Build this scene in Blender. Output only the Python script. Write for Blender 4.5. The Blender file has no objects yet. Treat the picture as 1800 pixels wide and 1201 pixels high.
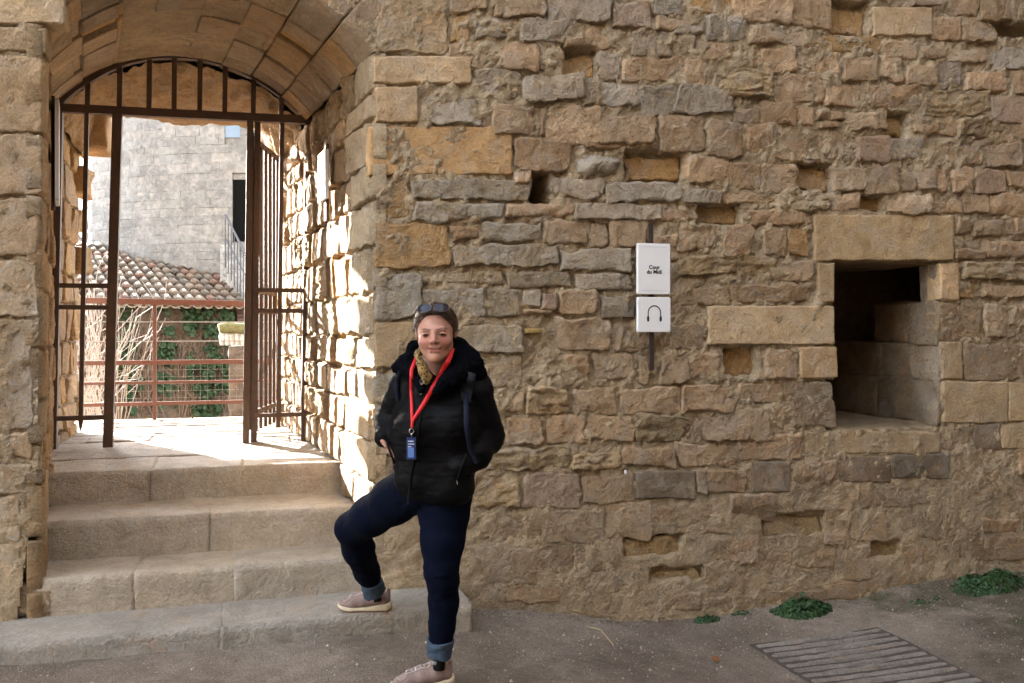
import bpy, bmesh, math, random
import numpy as np
from mathutils import Vector, Matrix

S = bpy.context.scene
R = math.radians
# ------------------------------------------------------------------ camera
YAW = 16.0
CAMP = np.array([0.0, -4.96, 1.52])
FPX, CX, HY = 1600.0, 900.0, 575.0
cd = bpy.data.cameras.new("camera")
cd.sensor_width = 36.0
cd.lens = 36.0 * FPX / 1800.0
cd.shift_y = -(600.5 - HY) / 1800.0
cd.clip_start, cd.clip_end = 0.05, 500
cam = bpy.data.objects.new("camera", cd)
cam.location = CAMP
cam.rotation_euler = (R(90), 0, R(-YAW))
S.collection.objects.link(cam)
S.camera = cam
# ------------------------------------------------------------------ sky and sun
SUN_DIR = Vector((0.600, -1.0, -0.365)).normalized()          # the way the light travels
sun_elev = math.asin(-SUN_DIR.z)
w = bpy.data.worlds.new("World")
S.world = w
w.use_nodes = True
nt = w.node_tree
sky = nt.nodes.new("ShaderNodeTexSky")
sky.sky_type = 'NISHITA'
sky.sun_disc = False
sky.sun_elevation = sun_elev
sky.sun_rotation = math.atan2(-SUN_DIR.x, -SUN_DIR.y)
sky.air_density = 1.0
sky.dust_density = 1.2
sky.ozone_density = 0.6
nt.nodes["Background"].inputs["Strength"].default_value = 0.15
hz = nt.nodes.new("ShaderNodeHueSaturation")                  # thin white winter haze all over the sky
hz.inputs["Saturation"].default_value = 0.38
nt.links.new(sky.outputs[0], hz.inputs["Color"])
nt.links.new(hz.outputs[0], nt.nodes["Background"].inputs[0])
sl = bpy.data.lights.new("sun", 'SUN')
sl.energy = 5.0
sl.angle = R(0.53)
sl.color = (1.0, 0.95, 0.88)
so = bpy.data.objects.new("sun", sl)
so.rotation_euler = SUN_DIR.to_track_quat('-Z', 'Y').to_euler()
so.location = (-6, 12, 9)
S.collection.objects.link(so)
S.view_settings.view_transform = 'Standard'
S.view_settings.look = 'None'
S.view_settings.gamma = 1.0
S.view_settings.use_curve_mapping = False
S.view_settings.exposure = 4.12
S.cycles.use_denoising = True
S.cycles.max_bounces = 6
S.cycles.diffuse_bounces = 4
S.cycles.use_adaptive_sampling = True
S.cycles.adaptive_threshold = 0.02

# ------------------------------------------------------------------ pixel -> place helpers (photograph is 1800 x 1201)
_t = R(YAW)
FW = np.array([math.sin(_t), math.cos(_t), 0.0])
RT = np.array([math.cos(_t), -math.sin(_t), 0.0])
def ray(px, py):
    px = np.asarray(px, float)[..., None]; py = np.asarray(py, float)[..., None]
    return FW + (px - CX) / FPX * RT + (HY - py) / FPX * np.array([0, 0, 1.0])
def onY(px, py, Y=0.0):
    d = ray(px, py); return CAMP + d * ((Y - CAMP[1]) / d[..., 1:2])
def onZ(px, py, Z=0.0):
    d = ray(px, py); return CAMP + d * ((Z - CAMP[2]) / d[..., 2:3])
def atD(px, py, depth):
    return CAMP + ray(px, py) * depth
def topx(p):
    p = np.asarray(p, float) - CAMP
    d = p @ FW
    return CX + FPX * (p @ RT) / d, HY - FPX * p[..., 2] / d

# ------------------------------------------------------------------ numpy noise
def _hash(ix, iy, iz, seed):
    h = (ix.astype(np.int64) * 374761393 + iy.astype(np.int64) * 668265263 + iz.astype(np.int64) * 2147483647 + seed * 974711) & 0xFFFFFFFF
    h = ((h ^ (h >> 13)) * 1274126177) & 0xFFFFFFFF
    h = ((h ^ (h >> 16)) * 2246822519) & 0xFFFFFFFF
    return ((h ^ (h >> 15)) & 0xFFFFFF) / float(0xFFFFFF) * 2 - 1
def vnoise(p, seed=0):
    i = np.floor(p).astype(np.int64); f = p - i
    f = f * f * f * (f * (f * 6 - 15) + 10)
    x, y, z = i[..., 0], i[..., 1], i[..., 2]
    fx, fy, fz = f[..., 0], f[..., 1], f[..., 2]
    c = lambda a, b, d: _hash(x + a, y + b, z + d, seed)
    x00 = c(0,0,0)*(1-fx)+c(1,0,0)*fx; x10 = c(0,1,0)*(1-fx)+c(1,1,0)*fx
    x01 = c(0,0,1)*(1-fx)+c(1,0,1)*fx; x11 = c(0,1,1)*(1-fx)+c(1,1,1)*fx
    return (x00*(1-fy)+x10*fy)*(1-fz)+(x01*(1-fy)+x11*fy)*fz
def fbm(p, octaves=3, seed=0, gain=0.5, lac=2.1):
    a, s, t = 1.0, 0.0, 0.0
    q = np.array(p, float)
    for o in range(octaves):
        s = s + a * vnoise(q, seed + o * 17); t += a
        a *= gain; q = q * lac + 13.7
    return s / t
def sstep(a, b, x):
    t = np.clip((x - a) / (b - a), 0, 1); return t * t * (3 - 2 * t)

# ------------------------------------------------------------------ mesh helpers
def mesh_from(name, V, F, mat=None, smooth=True):
    V = np.ascontiguousarray(V, dtype=np.float32)
    me = bpy.data.meshes.new(name)
    if isinstance(F, np.ndarray):
        n, k = F.shape
        me.vertices.add(len(V)); me.vertices.foreach_set("co", V.ravel())
        me.loops.add(n * k); me.loops.foreach_set("vertex_index", np.ascontiguousarray(F, dtype=np.int32).ravel())
        me.polygons.add(n); me.polygons.foreach_set("loop_start", np.arange(0, n * k, k, dtype=np.int32))
        me.update(calc_edges=True)
    else:
        me.from_pydata(V.tolist(), [], [list(f) for f in F])
        me.update()
    me.polygons.foreach_set("use_smooth", np.full(len(me.polygons), bool(smooth)))
    if mat is not None:
        me.materials.append(mat)
    return me
def link(name, me, parent=None, color=None):
    o = bpy.data.objects.new(name, me)
    S.collection.objects.link(o)
    if parent is not None: o.parent = parent
    if color is not None: o.color = color
    return o
def obj(name, V, F, mat, parent=None, smooth=True, color=None):
    return link(name, mesh_from(name, V, F, mat, smooth), parent, color)
def tag(o, label=None, cat=None, group=None, kind=None):
    if label: o["label"] = label
    if cat: o["category"] = cat
    if group: o["group"] = group
    if kind: o["kind"] = kind
    return o
def empty(name, loc=(0, 0, 0), label=None, cat=None, group=None, kind=None):
    """an Empty at the base of a thing; parts keep world coordinates in their meshes, so the Empty stays at the origin frame"""
    o = bpy.data.objects.new(name, None)
    o.empty_display_size = 0.1
    S.collection.objects.link(o)
    o.location = loc
    return tag(o, label, cat, group, kind)
def under(root, o):
    """parent o (built in world coordinates) below root without moving it"""
    o.parent = root
    o.matrix_parent_inverse = Matrix.Translation(root.location).inverted()
    return o
def grid_faces(nu, nv):
    i = np.arange(nu - 1)[:, None] * nv + np.arange(nv - 1)[None, :]
    i = i.ravel()
    return np.stack([i, i + nv, i + nv + 1, i + 1], 1)
class MB:
    """collects simple solids into one mesh"""
    def __init__(s): s.v, s.f = [], []
    def add(s, V, F):
        b = len(s.v); s.v.extend([tuple(map(float, p)) for p in V]); s.f.extend([tuple(int(i) + b for i in f) for f in F]); return s
    def box(s, x0, x1, y0, y1, z0, z1):
        return s.add([(x0,y0,z0),(x1,y0,z0),(x1,y1,z0),(x0,y1,z0),(x0,y0,z1),(x1,y0,z1),(x1,y1,z1),(x0,y1,z1)],
                     [(0,3,2,1),(4,5,6,7),(0,1,5,4),(1,2,6,5),(2,3,7,6),(3,0,4,7)])
    def bar(s, a, b, wa, wb=None, up=(0, 0, 1)):
        """square bar from a to b, wa across (and wb the other way)"""
        wb = wa if wb is None else wb
        a, b = Vector(a), Vector(b); d = (b - a).normalized(); up = Vector(up)
        if abs(d.dot(up)) > 0.95: up = Vector((0, 1, 0))
        x = d.cross(up).normalized(); y = x.cross(d).normalized()
        P = []
        for c in (a, b):
            for sx, sy in ((-1,-1),(1,-1),(1,1),(-1,1)):
                P.append(c + x * sx * wa / 2 + y * sy * wb / 2)
        return s.add(P, [(0,3,2,1),(4,5,6,7),(0,1,5,4),(1,2,6,5),(2,3,7,6),(3,0,4,7)])
    def tube(s, pts, rad, n=6, caps=True):
        pts = [Vector(p) for p in pts]; m = len(pts)
        rad = [rad] * m if isinstance(rad, (int, float)) else list(rad)
        P = []; ref = None
        for i, p in enumerate(pts):
            d = (pts[min(i + 1, m - 1)] - pts[max(i - 1, 0)]).normalized()
            if ref is None: ref = d.orthogonal().normalized()
            ref = (ref - d * ref.dot(d)).normalized(); bi = d.cross(ref)
            for k in range(n):
                a = 2 * math.pi * k / n
                P.append(p + (ref * math.cos(a) + bi * math.sin(a)) * rad[i])
        F = []
        for i in range(m - 1):
            for k in range(n):
                F.append((i*n+k, i*n+(k+1)%n, (i+1)*n+(k+1)%n, (i+1)*n+k))
        if caps: F += [tuple(range(n))[::-1], tuple((m-1)*n + k for k in range(n))]
        return s.add(P, F)
    def build(s, name, mat, parent=None, smooth=False, bevel=0.0):
        me = mesh_from(name, np.array(s.v), s.f, mat, smooth)
        if bevel > 0:
            bm = bmesh.new(); bm.from_mesh(me)
            bmesh.ops.bevel(bm, geom=bm.edges[:], offset=bevel, segments=2, profile=0.7, affect='EDGES', clamp_overlap=True)
            bm.to_mesh(me); bm.free()
        return link(name, me, parent)
_rb_cache = {}
def round_box(size, n=(8, 8, 8), r=0.03, amp=0.0, freq=6.0, seed=0, warp=0.0):
    """box centred on the origin with worn edges and a rough surface; returns V, F"""
    key = tuple(n)
    if key not in _rb_cache:
        vid, V, F = {}, [], []
        nx, ny, nz = n
        def idx(i, j, k):
            q = (i, j, k)
            if q not in vid: vid[q] = len(V); V.append(q)
            return vid[q]
        for i in range(nx):
            for j in range(ny):
                F.append((idx(i,j,0), idx(i,j+1,0), idx(i+1,j+1,0), idx(i+1,j,0)))
                F.append((idx(i,j,nz), idx(i+1,j,nz), idx(i+1,j+1,nz), idx(i,j+1,nz)))
        for i in range(nx):
            for k in range(nz):
                F.append((idx(i,0,k), idx(i+1,0,k), idx(i+1,0,k+1), idx(i,0,k+1)))
                F.append((idx(i,ny,k), idx(i,ny,k+1), idx(i+1,ny,k+1), idx(i+1,ny,k)))
        for j in range(ny):
            for k in range(nz):
                F.append((idx(0,j,k), idx(0,j,k+1), idx(0,j+1,k+1), idx(0,j+1,k)))
                F.append((idx(nx,j,k), idx(nx,j+1,k), idx(nx,j+1,k+1), idx(nx,j,k+1)))
        _rb_cache[key] = (np.array(V, float), np.array(F, np.int32))
    V, F = _rb_cache[key]
    sz = np.array(size, float)
    t = V / np.array(n) * 2 - 1
    t = np.sign(t) * (1 - (1 - np.abs(t)) ** 1.25)                # closer rings by the edges
    P = t * sz / 2
    rr = min(r, 0.49 * sz.min())
    inner = np.clip(P, -sz / 2 + rr, sz / 2 - rr)
    d = P - inner; L = np.linalg.norm(d, axis=1, keepdims=True)
    nrm = np.where(L > 1e-9, d / np.maximum(L, 1e-9), 0)
    P = inner + nrm * rr
    if warp > 0:
        q = t * 0.8 + seed * 3.1
        P = P + np.stack([vnoise(q, seed + k) for k in range(3)], 1) * warp
    if amp > 0:
        P = P + nrm * (fbm(P * freq + seed * 7.3, 3, seed)[:, None]) * amp
    return P, F

# ------------------------------------------------------------------ materials
def mat_new(name):
    m = bpy.data.materials.new(name); m.use_nodes = True
    nt = m.node_tree
    return m, nt, nt.nodes["Principled BSDF"]
class NB:
    def __init__(s, nt): s.nt = nt
    def n(s, t, **kw):
        x = s.nt.nodes.new(t)
        for k, v in kw.items(): setattr(x, k, v)
        return x
    def l(s, a, b): s.nt.links.new(a, b)
    def coord(s, scale=(1, 1, 1), kind='Object'):
        tc = s.n("ShaderNodeTexCoord"); mp = s.n("ShaderNodeMapping")
        mp.inputs["Scale"].default_value = scale
        s.l(tc.outputs[kind], mp.inputs[0]); return mp.outputs[0]
    def noise(s, vec, scale, detail=4, rough=0.55, dist=0.0):
        x = s.n("ShaderNodeTexNoise"); x.inputs["Scale"].default_value = scale
        x.inputs["Detail"].default_value = detail; x.inputs["Roughness"].default_value = rough
        x.inputs["Distortion"].default_value = dist
        s.l(vec, x.inputs["Vector"]); return x.outputs["Fac"]
    def voro(s, vec, scale, feature='F1', out="Distance"):
        x = s.n("ShaderNodeTexVoronoi", feature=feature); x.inputs["Scale"].default_value = scale
        s.l(vec, x.inputs["Vector"]); return x.outputs[out]
    def ramp(s, fac, stops):
        x = s.n("ShaderNodeValToRGB"); e = x.color_ramp.elements
        while len(e) < len(stops): e.new(0.5)
        for i, (p, c) in enumerate(stops):
            e[i].position = p; e[i].color = (c, c, c, 1) if isinstance(c, (int, float)) else (*c, 1)
        s.l(fac, x.inputs[0]); return x.outputs[0]
    def math(s, op, a, b=None, clamp=False):
        x = s.n("ShaderNodeMath", operation=op, use_clamp=clamp)
        for i, v in enumerate((a, b)):
            if v is None: continue
            if isinstance(v, (int, float)): x.inputs[i].default_value = v
            else: s.l(v, x.inputs[i])
        return x.outputs[0]
    def mix(s, fac, a, b, blend='MIX'):
        x = s.n("ShaderNodeMix", data_type='RGBA', blend_type=blend)
        for i, v in ((0, fac), (6, a), (7, b)):
            if isinstance(v, (int, float)): x.inputs[i].default_value = v
            elif isinstance(v, tuple): x.inputs[i].default_value = (*v, 1)
            else: s.l(v, x.inputs[i])
        return x.outputs[2]
    def bump(s, height, dist, normal=None, strength=1.0):
        x = s.n("ShaderNodeBump"); x.inputs["Distance"].default_value = dist; x.inputs["Strength"].default_value = strength
        s.l(height, x.inputs["Height"])
        if normal is not None: s.l(normal, x.inputs["Normal"])
        return x.outputs[0]

def stone_material(name, lichen=True, base=None, bump=1.0, sat=0.99, rough=0.95, spec=0.15):
    m, nt, bs = mat_new(name); b = NB(nt)
    v = b.coord()
    if base is None:
        oi = b.n("ShaderNodeObjectInfo"); col = oi.outputs["Color"]; alpha = oi.outputs["Alpha"]
    else:
        rgb = b.n("ShaderNodeRGB"); rgb.outputs[0].default_value = (*base, 1); col = rgb.outputs[0]; alpha = None
    n1 = b.noise(v, 2.3, 3, 0.6); n2 = b.noise(v, 11, 5, 0.65, 0.4); n3 = b.noise(v, 70, 4, 0.7); n4 = b.noise(v, 260, 2, 0.7)
    c = b.mix(0.75, col, b.ramp(n1, [(0.32, (0.72, 0.68, 0.62)), (0.68, (1.14, 1.10, 1.04))]), 'MULTIPLY')
    c = b.mix(0.55, c, b.ramp(n2, [(0.30, (0.58, 0.52, 0.45)), (0.55, (1.0, 1.0, 1.0)), (0.75, (1.28, 1.24, 1.17))]), 'MULTIPLY')
    warm = b.noise(v, 5.5, 4, 0.6, 1.2)
    c = b.mix(b.math('MULTIPLY', b.ramp(warm, [(0.56, 0.0), (0.72, 1.0)]), 0.45), c, (0.36, 0.205, 0.085))
    gpn = b.noise(v, 6.3, 5, 0.62, 0.6)
    gpf = b.math('MULTIPLY', b.ramp(gpn, [(0.50, 0.0), (0.60, 1.0)]), b.math('ADD', b.math('MULTIPLY', alpha, 0.7), 0.30, True) if alpha is not None else 0.25)
    c = b.mix(b.math('MULTIPLY', gpf, 0.8), c, (0.36, 0.31, 0.255))
    c = b.mix(0.38, c, b.ramp(n3, [(0.30, (0.40, 0.36, 0.32)), (0.5, (1.0, 1.0, 1.0)), (0.70, (1.5, 1.48, 1.43))]), 'MULTIPLY')
    c = b.mix(0.4, c, b.ramp(n4, [(0.32, 0.5), (0.68, 1.45)]), 'MULTIPLY')
    if alpha is not None and lichen:
        li = b.noise(v, 26, 6, 0.72, 0.3); lm = b.noise(v, 4.0, 4, 0.6)
        th = b.math('ADD', b.math('MULTIPLY', li, 0.6), b.math('MULTIPLY', lm, 0.4))
        f = b.math('ADD', th, b.math('MULTIPLY', alpha, 0.33))
        f = b.ramp(f, [(0.64, 0.0), (0.73, 1.0)])
        c = b.mix(b.math('MULTIPLY', f, 0.50), c, b.mix(n3, (0.27, 0.25, 0.215), (0.46, 0.43, 0.38)))
        sp = b.voro(v, 34); spm = b.noise(v, 7, 3)
        f2 = b.math('MULTIPLY', b.ramp(sp, [(0.16, 1.0), (0.24, 0.0)]), b.ramp(b.math('ADD', spm, b.math('MULTIPLY', alpha, 0.45)), [(0.80, 0.0), (0.88, 1.0)]))
        c = b.mix(b.math('MULTIPLY', f2, 0.75), c, (0.62, 0.58, 0.51))
    pits = b.voro(v, 60); pm = b.noise(v, 9, 2)
    pit = b.math('MULTIPLY', b.ramp(pits, [(0.10, 1.0), (0.2, 0.0)]), b.ramp(pm, [(0.56, 0.0), (0.62, 1.0)]))
    c = b.mix(b.math('MULTIPLY', pit, 0.35), c, (0.10, 0.065, 0.035))
    hs = b.n("ShaderNodeHueSaturation"); hs.inputs["Saturation"].default_value = sat; b.l(c, hs.inputs["Color"])
    b.l(hs.outputs[0], bs.inputs["Base Color"])
    bs.inputs["Roughness"].default_value = rough
    bs.inputs["Specular IOR Level"].default_value = spec
    h = b.math('ADD', b.math('MULTIPLY', n2, 2.2), b.math('MULTIPLY', n3, 0.85))
    h = b.math('ADD', h, b.math('MULTIPLY', n4, 0.32))
    h = b.math('SUBTRACT', h, b.math('MULTIPLY', pit, 0.8))
    b.l(b.bump(h, 0.020 * bump), bs.inputs["Normal"])
    return m

M = {}
M['stone'] = stone_material("weathered_sandstone")
M['step'] = stone_material("foot_worn_limestone", bump=0.6, sat=0.8, rough=0.62, spec=0.45)
M['mortar'] = stone_material("lime_mortar", base=(0.53, 0.42, 0.285), bump=1.9)
M['smooth_stone'] = stone_material("dressed_sandstone", bump=0.45)

def metal(name, col, rough=0.6, rust=(0.10, 0.045, 0.02), rustmix=0.5, metallic=0.0):
    m, nt, bs = mat_new(name); b = NB(nt); v = b.coord()
    n = b.noise(v, 18, 6, 0.7); n2 = b.noise(v, 120, 3, 0.6)
    c = b.mix(b.math('MULTIPLY', b.ramp(n, [(0.42, 0.0), (0.62, 1.0)]), rustmix), col, rust)
    c = b.mix(0.35, c, b.ramp(n2, [(0.3, 0.6), (0.7, 1.3)]), 'MULTIPLY')
    b.l(c, bs.inputs["Base Color"]); bs.inputs["Roughness"].default_value = rough
    bs.inputs["Metallic"].default_value = metallic
    b.l(b.bump(n2, 0.002), bs.inputs["Normal"])
    return m
def plain(name, col, rough=0.6, spec=0.4, bump_scale=0, bump=0.0, var=0.0):
    m, nt, bs = mat_new(name); b = NB(nt)
    bs.inputs["Roughness"].default_value = rough; bs.inputs["Specular IOR Level"].default_value = spec
    if bump_scale or var:
        v = b.coord(); n = b.noise(v, bump_scale or 20, 4, 0.6)
        c = b.mix(1.0, col, b.ramp(n, [(0.3, 1 - var), (0.7, 1 + var)]), 'MULTIPLY')
        b.l(c, bs.inputs["Base Color"])
        if bump: b.l(b.bump(n, bump), bs.inputs["Normal"])
    else:
        bs.inputs["Base Color"].default_value = (*col, 1)
    return m
# ================================================================== THE CASTLE WALL
GROUND_PTS = [(-6, -0.02), (0.4, -0.012), (1.0, -0.045), (1.7, -0.14), (2.3, -0.245), (3.2, -0.235), (4.2, -0.19), (5.0, -0.15), (9, -0.1)]
def ground_z(x, y):
    gx, gz = zip(*GROUND_PTS)
    z = np.interp(np.asarray(x, float), gx, gz)
    k = sstep(-3.2, -1.2, np.asarray(y, float))
    return z * (0.55 + 0.45 * k) - 0.0
wall = empty("castle_wall", (0, 0, 0), "weathered sandstone castle wall with arched gateway and square niche", "wall")
# passage: left and right reveal, springing and rise of its vault, as functions of depth y
SPR0 = 3.0
def left_x(y): y = np.asarray(y, float); return np.where(y < 2, -0.99 - 0.17 * y, -1.33 - 0.03 * (y - 2))
def right_x(y): return 0.635 - 0.1225 * np.asarray(y, float)
def spring_z(y): y = np.asarray(y, float); return np.where(y < 2.1, 3.0 + 0.03 * y, 3.06 - 0.07 * (y - 2.1))
def arch_rise(y): return 0.40
def arch_point(a, y, off=0.0):
    """a in 0..1 from left springing to right springing along a segmental arch; off goes outwards into the masonry"""
    a = np.asarray(a, float); y = np.asarray(y, float)
    xl, xr = left_x(y), right_x(y); hs = (xr - xl) / 2; rise = arch_rise(y)
    rad = (hs ** 2 + rise ** 2) / (2 * rise); half = np.arcsin(hs / rad)
    th = -half + a * 2 * half
    cx = (xl + xr) / 2; cz = spring_z(y) + rise - rad
    return np.stack([cx + (rad + off) * np.sin(th), y + 0 * th, cz + (rad + off) * np.cos(th)], -1)
def in_opening(x, z, y=0.0, grow=0.0):
    xl, xr = left_x(y) - grow - np.clip(0.9 - z, 0, 1) * 0.12, right_x(y) + grow
    hs = (xr - xl) / 2; rise = 0.40; rad = (hs ** 2 + rise ** 2) / (2 * rise); cx = (xl + xr) / 2; cz = spring_z(y) + rise - rad
    top = np.where(np.abs(x - cx) < hs, cz + np.sqrt(np.maximum(rad ** 2 - (x - cx) ** 2, 0)), -9)
    return (x > xl) & (x < xr) & (z < top + grow)

STONES = """
r 788 -14 852 22;r 865 -14 960 27;g 963 -20 1073 40;p 1078 8 1142 52;g 1147 -10 1200 25;r 1147 30 1210 58
o 793 22 833 72;g 833 25 903 70;g 910 33 1025 78;r 990 64 1027 85;r 1027 42 1110 90;g 1112 55 1180 97;r 1183 63 1222 95
r 790 75 870 113;r 878 75 943 128;m 950 86 990 127;x 992 97 1048 137;g 1050 93 1092 143;r 1093 100 1203 147
g 830 123 915 173;g 920 133 1024 180;g 1026 137 1125 190;g 1125 150 1187 200;g 1187 153 1287 203
g 743 168 845 220;p 846 187 866 243;r 867 177 945 237;r 947 187 962 240;r 963 187 1055 257;r 1057 200 1150 258;r 1155 205 1238 268
r 905 245 1008 303;q 1010 263 1097 315;r 1030 246 1096 262;x 1100 273 1205 318;r 902 299 933 323
l 722 317 931 353;g 973 313 1060 353;g 1062 320 1197 357;l 722 354 820 390;l 822 355 887 388;r 888 358 1012 385;g 1013 358 1157 390;r 1158 365 1225 390
o 1212 -14 1283 27;r 1287 -14 1390 40;r 1393 -14 1460 48;x 1462 10 1527 57;s 1533 12 1637 65;p 1600 -14 1657 11;r 1638 28 1688 75;r 1673 -14 1718 28;r 1720 -14 1778 35;r 1690 37 1748 80;r 1780 -14 1830 36
g 1180 34 1238 60;g 1240 30 1315 75;r 1317 45 1387 80;r 1388 55 1445 84;o 1447 64 1550 92;r 1553 74 1613 107;r 1615 79 1662 108;r 1664 84 1730 113;g 1743 87 1830 125
o 1200 72 1221 102;r 1223 68 1282 105;o 1288 80 1333 120;r 1336 82 1400 128;r 1402 93 1473 142;r 1475 97 1541 143;r 1543 103 1589 143;r 1593 112 1646 153;g 1648 110 1690 155;r 1697 122 1768 163;r 1773 128 1830 170
r 1205 103 1243 155;e 1248 120 1355 172;r 1357 135 1445 182;r 1448 147 1518 190;r 1521 148 1617 192;e 1620 158 1735 205;p 1738 170 1830 217
r 1289 190 1333 215;r 1335 177 1397 222;r 1398 187 1432 225;r 1434 190 1457 213;r 1459 192 1486 212;r 1440 214 1476 226;r 1488 198 1540 232;r 1542 193 1562 228;x 1563 202 1597 238;r 1600 205 1681 240;e 1683 207 1752 247;r 1754 215 1830 247
r 1241 213 1309 277;r 1311 222 1358 282;r 1361 230 1453 285;r 1455 233 1500 285;p 1503 235 1562 290;g 1564 242 1624 283;r 1640 250 1732 293;r 1734 250 1798 295;r 1801 252 1850 296
r 1210 277 1281 322;r 1284 283 1335 335;r 1337 290 1402 338;x 1404 290 1463 332;r 1465 295 1518 337;r 1521 293 1576 340;r 1578 300 1610 337;r 1612 297 1642 338;r 1644 297 1668 340;r 1673 297 1711 337;p 1714 297 1769 340;r 1771 300 1830 330
g 1200 330 1268 358;r 1272 335 1363 362;e 1366 343 1457 372;r 1462 342 1510 372;x 1512 345 1553 370;r 1556 343 1636 377;r 1638 353 1691 377;r 1693 343 1738 378;r 1740 345 1830 380
x 1227 362 1300 392;r 1312 368 1427 398
o 660 390 792 470;r 795 393 845 422;l 847 387 950 427;r 952 387 1037 432;r 1040 388 1067 433;r 1069 387 1137 438;r 1150 412 1187 437;r 1190 397 1259 442;r 1267 397 1326 447;r 1336 405 1383 450;o 1385 402 1422 452
l 798 428 980 470;g 984 435 1108 480;r 1177 442 1212 462;e 1190 452 1361 483;r 1364 457 1424 497
l 890 475 1003 508;l 745 475 886 502;g 1015 482 1110 512;r 1282 499 1424 532;m 1190 507 1278 540
l 916 508 951 540;p 953 512 980 545;r 982 510 1050 557;g 1053 517 1116 562;r 917 542 973 555;l 857 508 913 553;y 922 577 953 587;r 977 560 1071 618;r 1073 570 1097 618;m 1098 577 1140 618
l 657 475 742 562;l 745 505 855 562;s 657 566 728 648;l 730 566 796 660;l 657 652 700 740;l 800 566 916 618;l 798 622 918 680
m 1177 567 1240 613;s 1243 537 1467 607;r 993 625 1039 667;m 1041 622 1117 668;m 1118 627 1142 675;r 1155 623 1213 673;r 1217 620 1267 663;x 1272 612 1330 660;r 1347 613 1402 667;s 1404 609 1470 666
r 870 683 920 723;e 923 682 1006 730;r 1008 680 1083 728;r 1085 680 1192 730;r 1194 675 1292 720;m 1294 673 1375 710
r 885 735 952 780;r 957 730 1028 780;m 1030 733 1113 777;e 1117 730 1214 777;r 1237 718 1348 770;r 1350 712 1377 755
e 860 785 1000 828;e 1002 790 1090 828;r 1093 785 1188 822;r 1192 780 1293 816;r 1295 763 1411 812;s 1413 757 1654 799;m 1656 750 1706 795;d 1708 743 1757 792;s 1759 743 1850 790
e 837 845 914 892;p 918 832 1019 893;m 1021 833 1114 887;d 1117 825 1221 878;r 1223 826 1241 870;r 1244 822 1313 868;d 1317 810 1389 867;r 1391 808 1464 850;d 1472 802 1565 850;d 1567 796 1667 843;r 1671 797 1785 835;r 1788 793 1850 838
m 815 903 957 955;m 960 897 1063 955;m 1065 885 1148 948;r 1151 883 1184 940;r 1187 877 1277 937;r 1280 868 1363 920;r 1366 865 1510 910;m 1514 855 1598 893;m 1603 852 1639 890;m 1641 850 1680 892;m 1682 844 1741 880;m 1744 839 1850 878
m 806 960 943 1030;m 945 958 1013 1010;m 1015 955 1093 1008;z 1099 946 1196 1000;r 1200 925 1338 987;z 1342 906 1446 962;r 1449 912 1495 960;m 1498 905 1561 950;m 1564 900 1612 945;m 1614 897 1658 945;m 1661 890 1720 942;m 1723 882 1790 906;r 1723 908 1790 938;m 1793 880 1850 935
m 815 1032 985 1062;m 987 1010 1070 1070;m 1073 1003 1140 1066;z 1143 1002 1232 1032;m 1236 990 1312 1046;m 1316 968 1390 1030;m 1393 965 1464 1003;m 1468 962 1530 1018;z 1532 956 1582 1002;m 1585 955 1648 1004;m 1651 948 1703 994;m 1706 942 1850 985
m 1150 1040 1232 1075;m 1240 1050 1330 1082;m 1335 1035 1450 1075;m 1455 1022 1560 1058;m 1565 1008 1680 1044;m 1684 992 1850 1030
m 640 935 690 1000;m 692 900 745 1030;m 640 1002 690 1045;m 748 890 812 1000;m 748 1002 810 1050;s 657 745 735 800;l 738 690 868 745;l 738 748 882 830;m 657 803 735 898;m 738 833 835 888
r 1677 383 1708 413;r 1710 383 1783 415;r 1785 385 1850 418;r 1733 423 1850 453;r 1677 437 1731 457;e 1690 462 1850 494;r 1723 497 1850 524;o 1688 497 1712 527;r 1652 532 1727 595;r 1729 535 1783 593;r 1785 535 1850 590;m 1692 604 1850 667
"""
QUOINS = """
s 657 98 828 150;s 658 152 736 218;O 647 221 902 309;o 660 311 721 387;c 640 -10 787 97
s -60 49 81 96;S -60 98 78 236;k -60 239 74 343;k -60 346 72 453;k -60 456 69 557;k -60 560 61 754;k -60 757 59 806;k -60 813 58 868;k -60 872 40 950;k -60 954 40 1028;m -60 1031 96 1082
S -60 -40 118 47
L 1430 378 1674 459;s 1434 462 1466 533;s 1650 462 1685 528;s 1653 600 1691 668;s 1655 670 1769 744;s 1771 671 1850 742;m 1377 669 1462 753
"""
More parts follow.
